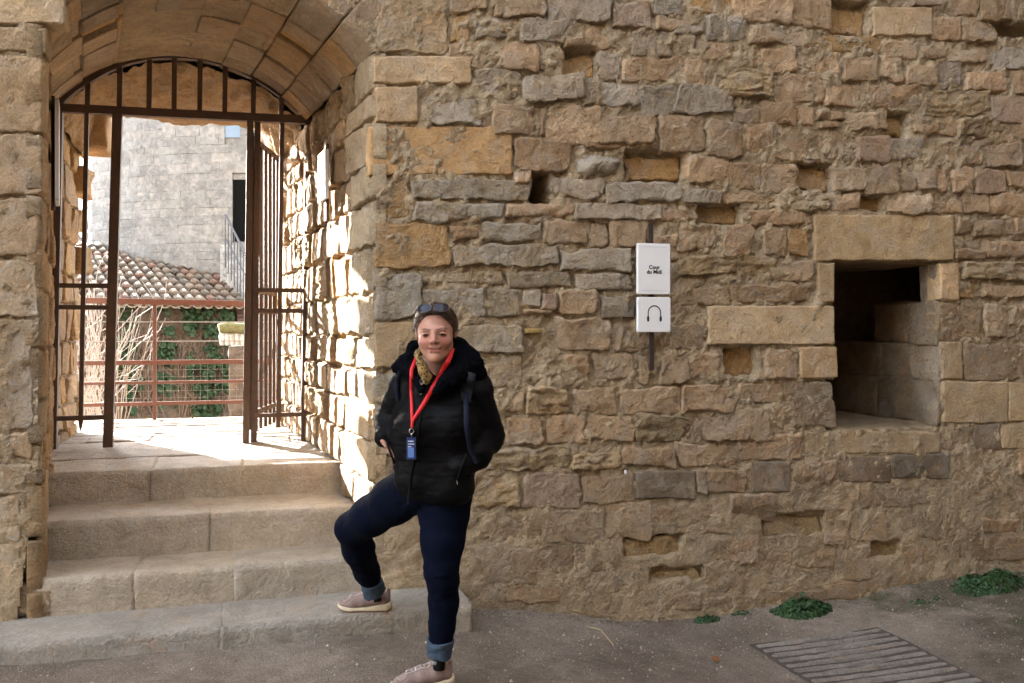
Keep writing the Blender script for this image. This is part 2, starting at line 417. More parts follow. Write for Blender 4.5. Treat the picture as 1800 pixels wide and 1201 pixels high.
KIND = {  # colour (linear albedo), lichen, proud (m), roughness of the face (m), corner rounding
 'r': ((0.395,0.283,0.182), 0.15, 0.012, 0.016, 0.36), 'g': ((0.335,0.278,0.212), 0.32, 0.014, 0.016, 0.36),
 'l': ((0.345,0.275,0.185), 0.50, 0.004, 0.014, 0.28), 's': ((0.395,0.290,0.178), 0.05, 0.014, 0.004, 0.10),
 'S': ((0.390,0.285,0.175), 0.10, 0.010, 0.006, 0.10), 'o': ((0.385,0.250,0.120), 0.05, 0.000, 0.010, 0.18),
 'O': ((0.400,0.255,0.125), 0.10, 0.010, 0.008, 0.10), 'p': ((0.345,0.250,0.178), 0.05, 0.012, 0.010, 0.25),
 'x': ((0.390,0.245,0.110), 0.00,-0.055, 0.010, 0.45), 'z': ((0.375,0.262,0.135), 0.00,-0.020, 0.016, 0.55), 'e': ((0.372,0.282,0.172), 0.15, 0.012, 0.022, 0.32),
 'd': ((0.180,0.138,0.100), 0.10, 0.012, 0.004, 0.14), 'm': ((0.335,0.248,0.162), 0.10, 0.006, 0.0065, 0.38),
 'q': ((0.285,0.235,0.180), 0.55, 0.030, 0.008, 0.95), 'y': ((0.360,0.250,0.090), 0.00, 0.020, 0.006, 0.60),
 'c': ((0.360,0.270,0.168), 0.30, 0.010, 0.010, 0.25), 'k': ((0.350,0.268,0.182), 0.35, 0.010, 0.008, 0.16), 'L': ((0.375,0.280,0.165), 0.05, 0.014, 0.004, 0.06),
}
rng = np.random.default_rng(11)
def vary(c, r, k=0.17):
    f = 1 + r.uniform(-k, k); h = r.uniform(-0.045, 0.045)
    return (c[0] * f * (1 + h), c[1] * f, c[2] * f * (1 - h))
def stone_geo(quad, kind, seed, n=None, thick=0.10, dens=1.0):
    """quad: TL, TR, BR, BL as (u, v) metres on a wall sheet; returns u, v, out (metres in front of the sheet), faces"""
    q = np.array(quad, float); r = np.random.default_rng(seed)
    W = (np.linalg.norm(q[1] - q[0]) + np.linalg.norm(q[2] - q[3])) / 2; H = (np.linalg.norm(q[3] - q[0]) + np.linalg.norm(q[2] - q[1])) / 2
    col, lic, proud, rough, rnd = KIND[kind]
    if kind in 'rgmelpz': rnd = rnd * r.uniform(0.35, 1.15)
    nu = int(np.clip(W * 105 * dens, 10, 54)); nv = int(np.clip(H * 105 * dens, 9, 42))
    if n: nu, nv = n
    t = np.linspace(-1, 1, nu); s = np.linspace(-1, 1, nv)
    t = np.sign(t) * (1 - (1 - np.abs(t)) ** 1.35); s = np.sign(s) * (1 - (1 - np.abs(s)) ** 1.35)
    U, Vv = np.meshgrid(t, s, indexing='ij')
    eu, ev = (1 - np.abs(U)) * W / 2, (1 - np.abs(Vv)) * H / 2
    e = np.minimum(eu, ev)
    rc = rnd * min(W, H) / 2                                       # corner radius
    # pull the corners in
    cu = np.clip((np.abs(U) * W / 2 - (W / 2 - rc)) / max(rc, 1e-6), 0, 1); cv = np.clip((np.abs(Vv) * H / 2 - (H / 2 - rc)) / max(rc, 1e-6), 0, 1)
    m = np.maximum(cu, cv); L = np.sqrt(cu ** 2 + cv ** 2)
    k = np.where(L > 1e-6, m / np.maximum(L, 1e-6), 1)
    U2 = np.sign(U) * ((W / 2 - rc) + rc * cu * k) / (W / 2); U2 = np.where(np.abs(U) * W / 2 > W / 2 - rc, U2, U)
    V2 = np.sign(Vv) * ((H / 2 - rc) + rc * cv * k) / (H / 2); V2 = np.where(np.abs(Vv) * H / 2 > H / 2 - rc, V2, Vv)
    a, b_ = (U2 + 1) / 2, (V2 + 1) / 2                              # v: 0 top .. 1 bottom
    P = (q[0] * ((1 - a) * (1 - b_))[..., None] + q[1] * (a * (1 - b_))[..., None] + q[2] * (a * b_)[..., None] + q[3] * ((1 - a) * b_)[..., None])
    p3 = np.concatenate([P, np.full(P.shape[:2] + (1,), seed * 1.37)], -1)
    loose = 0.35 + 1.0 * rnd if kind not in 'sSLdO' else 0.25
    amp = min(0.16 * min(W, H), 0.020) * loose
    P = P + np.stack([fbm(p3 * 9, 4, seed, 0.6), fbm(p3 * 9 + 40, 4, seed + 3, 0.6)], -1) * amp * 2.6
    edge = {'s': 0.010, 'S': 0.012, 'L': 0.008, 'd': 0.010, 'O': 0.012, 'q': 0.10}.get(kind, 0.006 + 0.010 * r.random())
    prof = 1 - (1 - np.clip(e / edge, 0, 1)) ** 2.6
    tilt = (U * r.uniform(-1, 1) + Vv * r.uniform(-1, 1)) * rough * 0.55
    face = fbm(p3 * 8, 3, seed + 9, 0.5) * rough * 0.85 + (0.35 - np.abs(fbm(p3 * 19, 4, seed + 21, 0.65))) * min(rough, 0.014) * 0.75 + fbm(p3 * 55, 2, seed + 22) * min(rough, 0.010) * 0.40 + tilt
    if kind in 'rgmz' and r.random() < 0.75:                         # a broken facet or two
        ang = r.uniform(0, 6.28); off = r.uniform(-0.25, 0.5)
        face = face - np.clip((U * math.cos(ang) + Vv * math.sin(ang) - off), 0, 2) * rough * r.uniform(0.5, 1.6)
    if kind == 'e':                                                 # layered weathering
        lay = fbm(p3 * np.array([3.0, 26.0, 1.0]), 4, seed + 5, 0.6)
        face = face - np.abs(lay) ** 0.7 * 0.036 + 0.010
    pr = proud + (r.uniform(-0.010, 0.014) if kind not in 'sSLdOxmk' else r.uniform(-0.004, 0.004))
    out = -thick + (thick + pr + face) * prof ** 0.8
    out = np.where(e <= 1e-9, -thick, out)
    return P[..., 0].ravel(), P[..., 1].ravel(), out.ravel(), grid_faces(nu, nv)[:, ::-1]
def front_map(u, v, n): return np.stack([u, -n, v], -1)
def px_quad(x0, y0, x1, y1, Y=0.0):
    p = onY(np.array([x0, x1, x1, x0], float), np.array([y0, y0, y1, y1], float), Y)
    return p[:, [0, 2]]
front = []
for nm, tab in (("stone", STONES), ("quoin", QUOINS)):
    for ent in tab.replace("\n", ";").split(";"):
        f = ent.split()
        if len(f) == 5: front.append((nm, f[0], *map(float, f[1:])))
for i, (nm, k, x0, y0, x1, y1) in enumerate(front):
    r = np.random.default_rng(900 + i)
    g = (0.9 if k != 'm' else 1.6) if nm == 'stone' else 0.7
    q = px_quad(x0 - g, y0 - g, x1 + g, y1 + g)
    if k in 'rgemlpo' and nm == "stone":
        j = min(0.10 * (y1 - y0), 4.0) / 290
        q = q + r.uniform(-j, j, (4, 2))
    if k == 'c': q[0] += (0.10, 0.0); q[3] += (0.06, 0.02)
    if nm == "quoin" and x0 < 0: q[:, 0] = np.where(q[:, 0] < -1.15, -1.45, q[:, 0])
    if (k, x0) == ('m', 1377): q[1, 0] -= 0.02; q[2, 0] += 0.035
    u, v, n_, F = stone_geo(q, k, 100 + i)
    # stones beside the gateway end in a clean return on the reveal
    c = vary(KIND[k][0], r)
    o = obj(nm, front_map(u, v, n_), F, M['smooth_stone'] if k in 'sSLdOck' else M['stone'], wall, color=(*c, KIND[k][1] * r.uniform(0.5, 1.4)))

# ---- mortar: one rough sheet behind and between the stones
niche_l, niche_r = onY(1467, 600)[0], onY(1651, 600)[0]
niche_t, niche_b = onY(1560, 460)[2], onY(1560, 752)[2]
PITS = [(990, 84, 1052, 140, 0.085), (932, 296, 969, 358, 0.33), (1098, 266, 1208, 322, 0.08), (1460, 4, 1530, 60, 0.08), (1745, 40, 1830, 62, 0.12), (1556, 198, 1600, 242, 0.08),
        (1402, 286, 1466, 336, 0.085), (1510, 343, 1556, 372, 0.07), (1225, 360, 1303, 394, 0.085), (1270, 608, 1333, 664, 0.075), (1095, 944, 1200, 975, 0.045), (1340, 904, 1450, 935, 0.05), (1140, 998, 1236, 1016, 0.045), (1530, 953, 1585, 978, 0.045)]
def pit_depth(x, z):
    d = np.zeros_like(x)
    for (a, b, c, e, dep) in PITS:
        q = px_quad(a, b, c, e); x0, x1 = q[:, 0].min(), q[:, 0].max(); z0, z1 = q[:, 1].min(), q[:, 1].max()
        wob = fbm(np.stack([x * 14, z * 14, 0 * x + a], -1), 2, 5) * 0.018
        k = sstep(0, 0.02, x - x0 + wob) * sstep(0, 0.02, x1 - x + wob) * sstep(0, 0.02, z - z0 + wob) * sstep(0, 0.016, z1 - z + wob)
        d = np.maximum(d, k * dep)
    return d
def mortar_y(x, z):
    p = np.stack([x, z, 0 * x], -1)
    low = sstep(1.35, 0.15, z)                                      # lower courses are smeared over
    mid = fbm(p * 1.3, 3, 77)
    base = 0.003 - 0.010 * low - 0.012 * mid - 0.012 * sstep(1.6, 0.9, x) * sstep(2.2, 1.4, z)
    y = base + (fbm(p * 14, 4, 31, 0.6) * 0.030 + fbm(p * 48, 3, 37, 0.65) * 0.015) * (1 - 0.66 * low)
    return y + pit_depth(x, z)
gx = np.arange(-1.5, 5.35, 0.0115); gz = np.arange(-0.42, 3.95, 0.0115)
GX, GZ = np.meshgrid(gx, gz, indexing='ij')
GY = mortar_y(GX, GZ)
F = grid_faces(len(gx), len(gz))
cxf, czf = GX.ravel()[F].mean(1), GZ.ravel()[F].mean(1)
inn = (cxf > niche_l - 0.012) & (cxf < niche_r + 0.012) & (czf > niche_b - 0.01) & (czf < niche_t + 0.01)
inn |= (cxf > niche_l - 0.07) & (cxf < niche_l) & (czf > niche_b - 0.01) & (czf < onY(1467, 668)[2])
keep = ~(in_opening(cxf, czf, 0.0, 0.012)) & ~inn
mo = obj("mortar", np.stack([GX, GY, GZ], -1).reshape(-1, 3), F[keep], M['mortar'], wall)
tag(mo, kind="stuff")

# ---- the wall beyond the photograph's frame: sheets, top, back, and joined masonry
XW0, XW1, ZW = -18.0, 13.0, 15.0
mb = MB()
def sheet(mb, pts): mb.add(pts, [tuple(range(len(pts)))])
sheet(mb, [(XW0, 0.008, -1), (-1.495, 0.008, -1), (-1.495, 0.008, ZW), (XW0, 0.008, ZW)])
sheet(mb, [(5.34, 0.008, -1), (XW1, 0.008, -1), (XW1, 0.008, ZW), (5.34, 0.008, ZW)])
sheet(mb, [(-1.495, 0.03, 3.94), (5.34, 0.03, 3.94), (5.34, 0.03, ZW), (-1.495, 0.03, ZW)])
sheet(mb, [(XW0, 0.03, ZW), (XW1, 0.03, ZW), (XW1, 3.2, ZW), (XW0, 3.2, ZW)])
sheet(mb, [(XW0, 0.03, -1), (XW0, 0.03, ZW), (XW0, 3.2, ZW), (XW0, 3.2, -1)])
sheet(mb, [(XW1, 0.03, -1), (XW1, 3.2, -1), (XW1, 3.2, ZW), (XW1, 0.03, ZW)])
yl = 3.2; xl, xr = float(left_x(yl)), float(right_x(yl))
tag(mb.build("wall_core", M['mortar'], wall), kind="stuff"); mb = MB()
sheet(mb, [(XW0, yl, -1), (XW0, yl, ZW), (xl - .06, yl, ZW), (xl - .06, yl, -1)])
sheet(mb, [(xr + .06, yl, -1), (xr + .06, yl, ZW), (XW1, yl, ZW), (XW1, yl, -1)])
sheet(mb, [(xl - .06, yl, 3.36), (xl - .06, yl, ZW), (xr + .06, yl, ZW), (xr + .06, yl, 3.36)])
M['rear'] = stone_material("grey_rear_masonry", base=(0.20, 0.195, 0.19), bump=1.5)
tag(mb.build("rear_face", M['rear'], wall), kind="stuff")
VV, FF, base = [], [], 0
r = np.random.default_rng(5)
def outer_rows(x0, x1, z0, z1):
    global base
    z = z0
    while z < z1:
        h = r.uniform(0.10, 0.19); x = x0 + r.uniform(-0.2, 0)
        while x < x1:
            ww = r.uniform(0.18, 0.42)
            xa, xb = max(x, x0), min(x + ww, x1)
            if xb - xa > 0.06:
                q = np.array([(xa + .002, min(z + h, z1) - .002), (xb - .002, min(z + h, z1) - .002), (xb - .002, z + .002), (xa + .002, z + .002)]) + r.uniform(-.012, .012, (4, 2))
                u, v, n_, F_ = stone_geo(q, 'r', int(r.integers(1e6)), n=(13, 11), thick=0.06)
                VV.append(front_map(u, v, n_)); FF.append(F_ + base); base += len(u)
            x += ww
        z += h
outer_rows(-3.4, -1.46, -0.1, 4.6); outer_rows(5.22, 7.2, -0.3, 4.6); outer_rows(-1.46, 5.22, 3.86, 4.6)
oo = obj("outer_masonry", np.concatenate(VV), np.concatenate(FF), M['stone'], wall, color=(*KIND['r'][0], 0.2)); tag(oo, kind="stuff")

# ---- the rest of the courtyard, out of the picture: unseen return wall and range, added and sized to shade the castle wall
for nm, bx, lab in (("added_return_wall", (5.65, 6.5, -11, -0.06, -0.6, 14.0), "unseen tall wall added on the right to shade the courtyard"), ("added_range", (-16.0, 6.5, -11.0, -9.5, -0.6, 9.5), "unseen tall range added opposite the gateway to block low sky")):
    cw = tag(MB().box(*bx).build(nm, M['mortar']), lab, "wall")
    if nm == "added_return_wall":
        VV, FF, base = [], [], 0
        front_map_, front_map = front_map, (lambda u, v, n: np.stack([5.65 - n - .01, -u, v], -1))
        outer_rows(0.05, 5.0, -0.35, 4.2); front_map = front_map_
        tag(obj("outer_masonry", np.concatenate(VV), np.concatenate(FF), M['stone'], cw, color=(*KIND['r'][0], 0.2)), kind="stuff")
# ---- reveals of the passage
def right_map(u, v, n): return np.stack([right_x(u) - n, u + 0 * v, v], -1)
def left_map(u, v, n): return np.stack([left_x(u) + n, u + 0 * v, v], -1)
def reveal(mapper, rows, seed, flip, z1, kinds, y0=0.0, y1=3.2):
    r = np.random.default_rng(seed)
    us = np.arange(y0, y1 + .011, 0.02); vs = np.arange(-0.05, z1 + .011, 0.02)
    UU, VV_ = np.meshgrid(us, vs, indexing='ij'); p = np.stack([UU, VV_, 0 * UU + seed], -1)
    nn = -0.030 + fbm(p * 9, 4, seed, 0.6) * 0.028 + fbm(p * 2, 2, seed + 1) * 0.02
    nn = np.where(UU < 0.05, nn.clip(-0.05, -0.012), nn)
    F = grid_faces(len(us), len(vs)); F = F if flip else F[:, ::-1]
    tag(obj("reveal_mortar", mapper(UU.ravel(), VV_.ravel(), nn.ravel()), F, M['mortar'], wall), kind="stuff")
    z = 0.0
    while z < z1 - 0.06:
        h = r.uniform(*rows); zz = min(z + h, z1)
        y = y0
        while y < y1 - 0.03:
            big = y < 0.05
            ww = r.uniform(0.34, 0.62) if big else r.uniform(0.15, 0.38)
            yb = min(y + ww, y1)
            if y1 - yb < 0.08: yb = y1
            g = 0.006
            a, b_ = (y + (g if not big else -0.012)), yb - g
            q = [(a, zz - g), (b_, zz - g), (b_, z + g), (a, z + g)]
            if not big: q = np.array(q) + r.uniform(-0.012, 0.012, (4, 2))
            k = ('s' if r.random() < 0.6 else 'l') if big else r.choice(list(kinds))
            u, v, n_, F_ = stone_geo(q, k, int(r.integers(1e6)), thick=0.07, dens=0.8)
            if big: n_ = np.where(u < 0.03, np.minimum(n_, 0.0), n_)
            c = vary(KIND[k][0], r)
            obj("jamb_stone", mapper(u, v, n_), F_ if not flip else F_[:, ::-1], M['stone'], wall, color=(*c, KIND[k][1] * 0.5))
            y = yb
        z = zz
reveal(right_map, (0.15, 0.27), 21, False, 3.02, "rremmo")
reveal(left_map, (0.17, 0.30), 22, True, 3.02, "rmmo")

# toothing stones left standing out of the ruined rear jamb
r = np.random.default_rng(8)
for (x1, y0, y1) in ((196, 190, 268), (160, 303, 346), (150, 374, 408), (160, 436, 482), (146, 520, 578)):
    a = onY(118, y1, 3.3); b_ = onY(x1, y0, 3.3)
    sz = (b_[0] - a[0], 0.34, b_[2] - a[2]); V, F_ = round_box(sz, (12, 8, 10), 0.03, 0.02, 9, int(r.integers(99)), 0.02)
    obj("toothing_stone", V + np.array([(a[0] + b_[0]) / 2, 3.24, (a[2] + b_[2]) / 2]), F_, M['stone'], wall, color=(*vary((0.36, 0.24, 0.13), r), 0.1))

# ---- vault of the gateway: voussoirs in staggered strips
r = np.random.default_rng(41)
NST = 8
edges = np.linspace(0, 1, NST + 1); edges[1:-1] += r.uniform(-0.012, 0.012, NST - 1)
for s_ in range(NST):
    cuts = [0.0 if s_ % 2 else 0.0]
    y = 0.0
    first = r.uniform(0.25, 0.55)
    ys = [0.0, first]
    while ys[-1] < 2.0:
        ys.append(ys[-1] + r.uniform(0.28, 0.50))
    if 2.1 - ys[-2] < 0.22: ys.pop()
    ys[-1] = 2.1
    for j in range(len(ys) - 1):
        a0, a1, y0, y1 = edges[s_], edges[s_ + 1], ys[j], ys[j + 1]
        ins = r.uniform(-0.012, 0.018); thick = 0.30
        pieces = [(y0, y1, ins, None)]
        if s_ in (1, 6) and j == 1:                                 # a putlog slot with an orange packing stone
            ym = y0 + (y1 - y0) * 0.55
            pieces = [(y0, ym, ins, None), (ym, ym + 0.09, 0.16, None), (ym + 0.09, y1, 0.035, (0.43, 0.26, 0.10))]
        for (ya, yb, off, colr) in pieces:
            W_, D_ = (a1 - a0) * 1.85, yb - ya
            V, F_ = round_box((W_ - 0.003, D_ - 0.003, thick), (10, 10, 4), 0.004, 0.004, 10, int(r.integers(1e5)), 0.004)
            aa = a0 + (V[:, 0] / W_ + 0.5) * (a1 - a0); yy = ya + (V[:, 1] / D_ + 0.5) * (yb - ya)
            P = arch_point(aa, yy, V[:, 2] + thick / 2 + off)
            c = colr or vary([(0.315,0.240,0.165),(0.275,0.210,0.150),(0.34,0.245,0.155),(0.37,0.245,0.13),(0.25,0.20,0.15)][int(r.integers(5))], r, 0.10)
            obj("voussoir", P, F_, M['smooth_stone'], wall, color=(*c, 0.05))
us = np.linspace(0, 1, 60); ys = np.linspace(0.02, 2.1, 60); A, Y = np.meshgrid(us, ys, indexing='ij')
tag(obj("vault_mortar", arch_point(A.ravel(), Y.ravel(), 0.003 + 0.005 * fbm(np.stack([A * 30, Y * 15, A], -1), 2, 3).ravel()+ np.where(((A>.115)&(A<.26))|((A>.74)&(A<.885)),0.2,0).ravel()), grid_faces(60, 60), M['mortar'], wall), kind="stuff")
# rubble vault behind the gate
us = np.linspace(-0.02, 1.02, 110); ys = np.linspace(2.08, 3.25, 70)
A, Y = np.meshgrid(us, ys, indexing='ij'); p = np.stack([A * 2, Y, 0 * A], -1)
off = fbm(p * 5, 4, 61, 0.6) * 0.07 - 0.03 - 0.04 * sstep(2.15, 2.6, Y) + 0.03 * fbm(p * 22, 3, 62)
P = arch_point(A.ravel(), Y.ravel(), off.ravel())
zc = 3.26 + 0.05 * fbm(P * 7, 3, 3); k_ = sstep(2.3, 2.75, P[:, 1]); P[:, 2] = P[:, 2] * (1 - k_ * (fl_ := sstep(.0, .07, A.ravel()) * sstep(.97, .86, A.ravel()))) + zc * k_ * fl_
vb = obj("rear_vault", P, grid_faces(len(us), len(ys)), M['stone'], wall, color=(0.36, 0.25, 0.145, 0.25))
# outer edge of the rear vault, so that it has thickness
P0 = P.reshape(A.shape + (3,))[:, -1]; P1 = arch_point(us, np.full_like(us, 3.25), np.full_like(us, 0.5))
obj("vault_edge", np.concatenate([P0, P1]), np.array([(i, i + 1, len(us) + i + 1, len(us) + i) for i in range(len(us) - 1)]), M['stone'], wall, color=(0.36, 0.25, 0.145, 0.25))

# ---- niche: lit from the courtyard only
ND = 1.5
x0, x1, z0, z1 = niche_l, niche_r, niche_b, niche_t
r = np.random.default_rng(3)
mb = MB()
xa = x0 - 0.09
sheet(mb, [(xa, ND + .03, z0 - .1), (x1 + 1.35, ND + .03, z0 - .1), (x1 + 1.35, ND + .03, z1 + .1), (xa, ND + .03, z1 + .1)])
sheet(mb, [(x1 + 1.3, 0.10, z0 - .1), (x1 + 1.3, 0.10, z1 + .1), (x1 + 1.3, ND + .1, z1 + .1), (x1 + 1.3, ND + .1, z0 - .1)])
sheet(mb, [(x1 + .05, 0.12, z0 - .1), (x1 + .05, 0.12, z1 + .1), (x1 + 1.32, 0.12, z1 + .1), (x1 + 1.32, 0.12, z0 - .1)])
sheet(mb, [(x1, 0.1, z1 + .08), (x1, ND + .1, z1 + .08), (x1 + 1.35, ND + .1, z1 + .08), (x1 + 1.35, 0.1, z1 + .08)])
sheet(mb, [(x1, 0.1, z0 - .08), (x1, ND + .1, z0 - .08), (x1 + 1.35, ND + .1, z0 - .08), (x1 + 1.35, 0.1, z0 - .08)])
sheet(mb, [(xa - .02, 0.03, z0 - .1), (xa - .02, ND + .1, z0 - .1), (xa - .02, ND + .1, z1 + .1), (xa - .02, 0.03, z1 + .1)])
tag(mb.build("niche_lining", M['mortar'], wall), kind="stuff")  # the cavity beyond the right side is added to darken the niche
def niche_piece(nm, bx, kcol, seed, n=(14, 14, 14), rr=0.02, amp=0.016, warp=0.012):
    a, b_, c, d, e, f = bx
    V, F_ = round_box((b_ - a, d - c, f - e), n, rr, amp, 9, seed, warp)
    obj(nm, V + np.array([(a + b_) / 2, (c + d) / 2, (e + f) / 2]), F_, M['stone'], wall, color=(*vary(kcol, r), 0.05))
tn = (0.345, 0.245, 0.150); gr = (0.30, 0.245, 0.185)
niche_piece("niche_sill", (x0 - .10, x1 + .06, 0.035, ND + .06, z0 - .14, z0 + 0.002), tn, 1)
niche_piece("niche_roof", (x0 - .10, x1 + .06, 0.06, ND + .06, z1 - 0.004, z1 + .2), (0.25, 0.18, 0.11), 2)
H = z1 - z0
for (a, b_) in ((0, 0.27), (0.27, 0.50), (0.50, 0.76), (0.76, 1.0)):
    za, zb = z0 + a * H, z0 + b_ * H
    # back wall, two blocks
    xm = x0 + (x1 - x0) * r.uniform(0.3, 0.6)
    niche_piece("niche_stone", (x0 - .1, xm - .006, ND, ND + .1, za + .005, zb - .005), tn, int(r.integers(999)))
    if a < 0.45: niche_piece("niche_stone", (xm + .006, x1 + .05, ND + r.uniform(-.01, .01), ND + .1, za + .005, zb - .005), tn, int(r.integers(999)))
    cuts = [0.025, r.uniform(0.15, 0.32), r.uniform(0.5, 0.72), r.uniform(.95, 1.15), ND + .02]
    for ci in range(1 if a > 0.7 else 2 if a > 0.45 else 4):                       # upper courses left out: an added side recess stands in for the niche shadow
        ins = (r.uniform(0.0, .012) if ci == 0 else r.uniform(-.015, .025))
        niche_piece("niche_stone", (x1 - ins, x1 + .14, cuts[ci] - .008, cuts[ci + 1] + .008, za - .006, zb + .006), gr if ci == 0 else (0.25, 0.185, 0.12), int(r.integers(999)))  # front blocks paler, deeper ones darker: niche shade put into the colour
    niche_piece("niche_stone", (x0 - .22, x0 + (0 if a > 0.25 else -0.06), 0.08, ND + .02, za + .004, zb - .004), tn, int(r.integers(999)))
# ================================================================== STEPS, LANDING, GROUND
steps = empty("stone_steps", (0, 0, 0), "worn pale stone steps climbing from the courtyard into the gateway", "steps")
r = np.random.default_rng(17)
def step_block(nm, x0, x1, y0, y1, z0, z1, col, seed, root, rr=0.018, amp=0.007, warp=0.006, lic=0.15, n=None):
    n = n or (int(np.clip((x1 - x0) * 30, 8, 60)), 10, 8)
    V, F_ = round_box((x1 - x0, y1 - y0, z1 - z0), n, rr, amp, 9, seed, warp)
    return obj(nm, V + np.array([(x0 + x1) / 2, (y0 + y1) / 2, (z0 + z1) / 2]), F_, M['step'], root, color=(*col, lic))
def xat(px, py, Y): return float(onY(px, py, Y)[0])
def row(Y0, Y1, z0, z1, cuts, cols, sd, **kw):
    for i in range(len(cuts) - 1):
        step_block("step_block", cuts[i] - .007, cuts[i + 1] + .007, Y0 + r.uniform(-.006, .006), Y1, z0, z1 + r.uniform(-.002, .002), cols[i % len(cols)], sd + i, steps, **kw)
g1, g2, t1, t2 = (0.300, 0.270, 0.230), (0.280, 0.250, 0.210), (0.40, 0.325, 0.23), (0.41, 0.33, 0.225)
row(-0.39, 0.06, -0.35, 0.090, [-3.2, -1.9, xat(389, 1101, -.39), xat(829, 1066, -.39)], [g1, g1, g2], 1, rr=0.008, lic=0.02)
row(0.0, 0.42, -0.1, 0.275, [xat(58, 1013, 0), xat(235, 1010, 0), xat(414, 995, 0), 0.66], [t1, t2, (0.34, 0.285, 0.21)], 11, rr=0.014, amp=0.010, lic=0.15)
row(0.36, 0.92, 0.1, 0.484, [-1.12, xat(367, 903, .36), 0.62], [t1, t2], 21, rr=0.009)
row(0.86, 1.42, 0.3, 0.670, [-1.22, xat(264, 826, .86), xat(425, 817, .86), 0.56], [t2, t1, t2], 31, rr=0.014, amp=0.010, lic=0.15)
# landing flags
flag = (0.335, 0.265, 0.185)
y = 1.425
for ri, d in enumerate((0.50, 0.42, 0.46, 0.42)):
    cuts = np.sort(np.concatenate([[-1.46, 0.52], r.uniform(-1.2, 0.3, 2)])); cuts = [c for i, c in enumerate(cuts) if i == 0 or c - cuts[i - 1] > 0.2]; cuts[-1] = 0.52
    for i in range(len(cuts) - 1):
        step_block("paving_slab", cuts[i] - .003, cuts[i + 1] + .003, y - .003, y + d + .003, 0.45, 0.672 + r.uniform(-.005, .004), vary(flag, r, .1), int(r.integers(1e5)), steps, rr=0.008, amp=0.007, warp=0.006, lic=0.05)
    y += d
# terrace beyond the gate
terr = tag(empty("terrace"), kind="structure")
M['paver'] = stone_material("terrace_paving", base=(0.36, 0.32, 0.27), bump=0.4)
for ri in range(5):
    ya, yb = 3.235 + ri * 0.176, 3.235 + (ri + 1) * 0.176 - 0.008
    x = -4.0 + r.uniform(0, .5)
    while x < 3.0:
        ww = r.uniform(0.5, 0.9)
        V, F_ = round_box((ww - .008, yb - ya, 0.3), (3, 2, 2), 0.006)
        obj("paver", V + np.array([x + ww / 2, (ya + yb) / 2, 0.515 + r.uniform(-.003, .003)]), F_, M['paver'], terr)
        x += ww
tag(MB().box(-6, 5, 3.22, 4.10, -2.5, 0.60).build("terrace_base", M['mortar'], terr), kind="stuff")

# courtyard ground: one sheet to the horizon, fine near the camera
M['ground'], nt, bs = mat_new("beaten_earth"); b = NB(nt); v = b.coord()
n1 = b.noise(v, 0.9, 5, 0.6); n2 = b.noise(v, 9, 6, 0.65); n3 = b.noise(v, 70, 5, 0.75); gv = b.voro(v, 130); n5 = b.noise(v, 240, 3, 0.7)
c = b.mix(b.ramp(n1, [(0.40, 0.0), (0.60, 1.0)]), (0.190, 0.152, 0.122), (0.285, 0.235, 0.192))
c = b.mix(0.7, c, b.ramp(n2, [(0.3, (0.68, 0.66, 0.62)), (0.7, (1.2, 1.2, 1.18))]), 'MULTIPLY')
c = b.mix(0.8, c, b.ramp(n3, [(0.3, 0.6), (0.5, 1.0), (0.72, 1.45)]), 'MULTIPLY')
c = b.mix(0.55, c, b.ramp(n5, [(0.3, 0.7), (0.7, 1.3)]), 'MULTIPLY')
# mossy earth to the right, worn gravel in the middle: patches of the place
sx = b.n("ShaderNodeSeparateXYZ"); b.l(v, sx.inputs[0])
mossn = b.noise(v, 2.6, 5, 0.65)
mossx = b.math('ADD', b.math('MULTIPLY', b.math('SUBTRACT', sx.outputs[0], 3.75), 0.55), b.math('MULTIPLY', b.math('SUBTRACT', mossn, 0.5), 2.2))
mf = b.ramp(mossx, [(0.0, 0.0), (0.35, 1.0)])
c = b.mix(b.math('MULTIPLY', mf, 0.75), c, b.mix(b.ramp(n3, [(0.35, 0.0), (0.65, 1.0)]), (0.075, 0.062, 0.038), (0.125, 0.105, 0.07)))
mg = b.math('MULTIPLY', b.math('MULTIPLY', mf, b.ramp(b.noise(v, 6, 4, 0.7), [(0.54, 0.0), (0.66, 1.0)])), 0.6)
c = b.mix(mg, c, (0.06, 0.085, 0.025))
b.l(c, bs.inputs["Base Color"]); bs.inputs["Roughness"].default_value = 0.97; bs.inputs["Specular IOR Level"].default_value = 0.1
h = b.math('ADD', b.math('MULTIPLY', n3, 0.8), b.math('ADD', b.math('MULTIPLY', gv, 0.5), b.math('MULTIPLY', n5, 0.4)))
b.l(b.bump(h, 0.020), bs.inputs["Normal"])
def ground_h(x, y):
    p = np.stack([x, y, 0 * x], -1)
    q = sstep(2.45, 2.62, x) * sstep(3.62, 3.48, x) * sstep(-0.36, -0.44, y)          # trodden flat around the drain
    return ground_z(x, y) + fbm(p * 1.7, 3, 90) * 0.018 + (1 - q) * (fbm(p * 12, 3, 91) * 0.007 + fbm(p * 45, 2, 92) * 0.0035) + 0.05 * sstep(-0.32, 0.05, y) * sstep(1.0, 1.4, x) * (0.6 + 0.8 * fbm(p * 3, 2, 93))
xs = np.concatenate([[-150, -60, -20, -9, -5, -3.3], np.arange(-2.6, 5.8, 0.028), [6.6, 8, 12, 30, 80, 150]])
ys = np.concatenate([[-150, -60, -20, -10, -7, -5.2, -4.2, -3.4], np.arange(-2.6, 0.09, 0.028)])
XX, YY = np.meshgrid(xs, ys, indexing='ij')
tag(obj("courtyard_ground", np.stack([XX, YY, ground_h(XX, YY)], -1).reshape(-1, 3), grid_faces(len(xs), len(ys)), M['ground']), kind="structure")
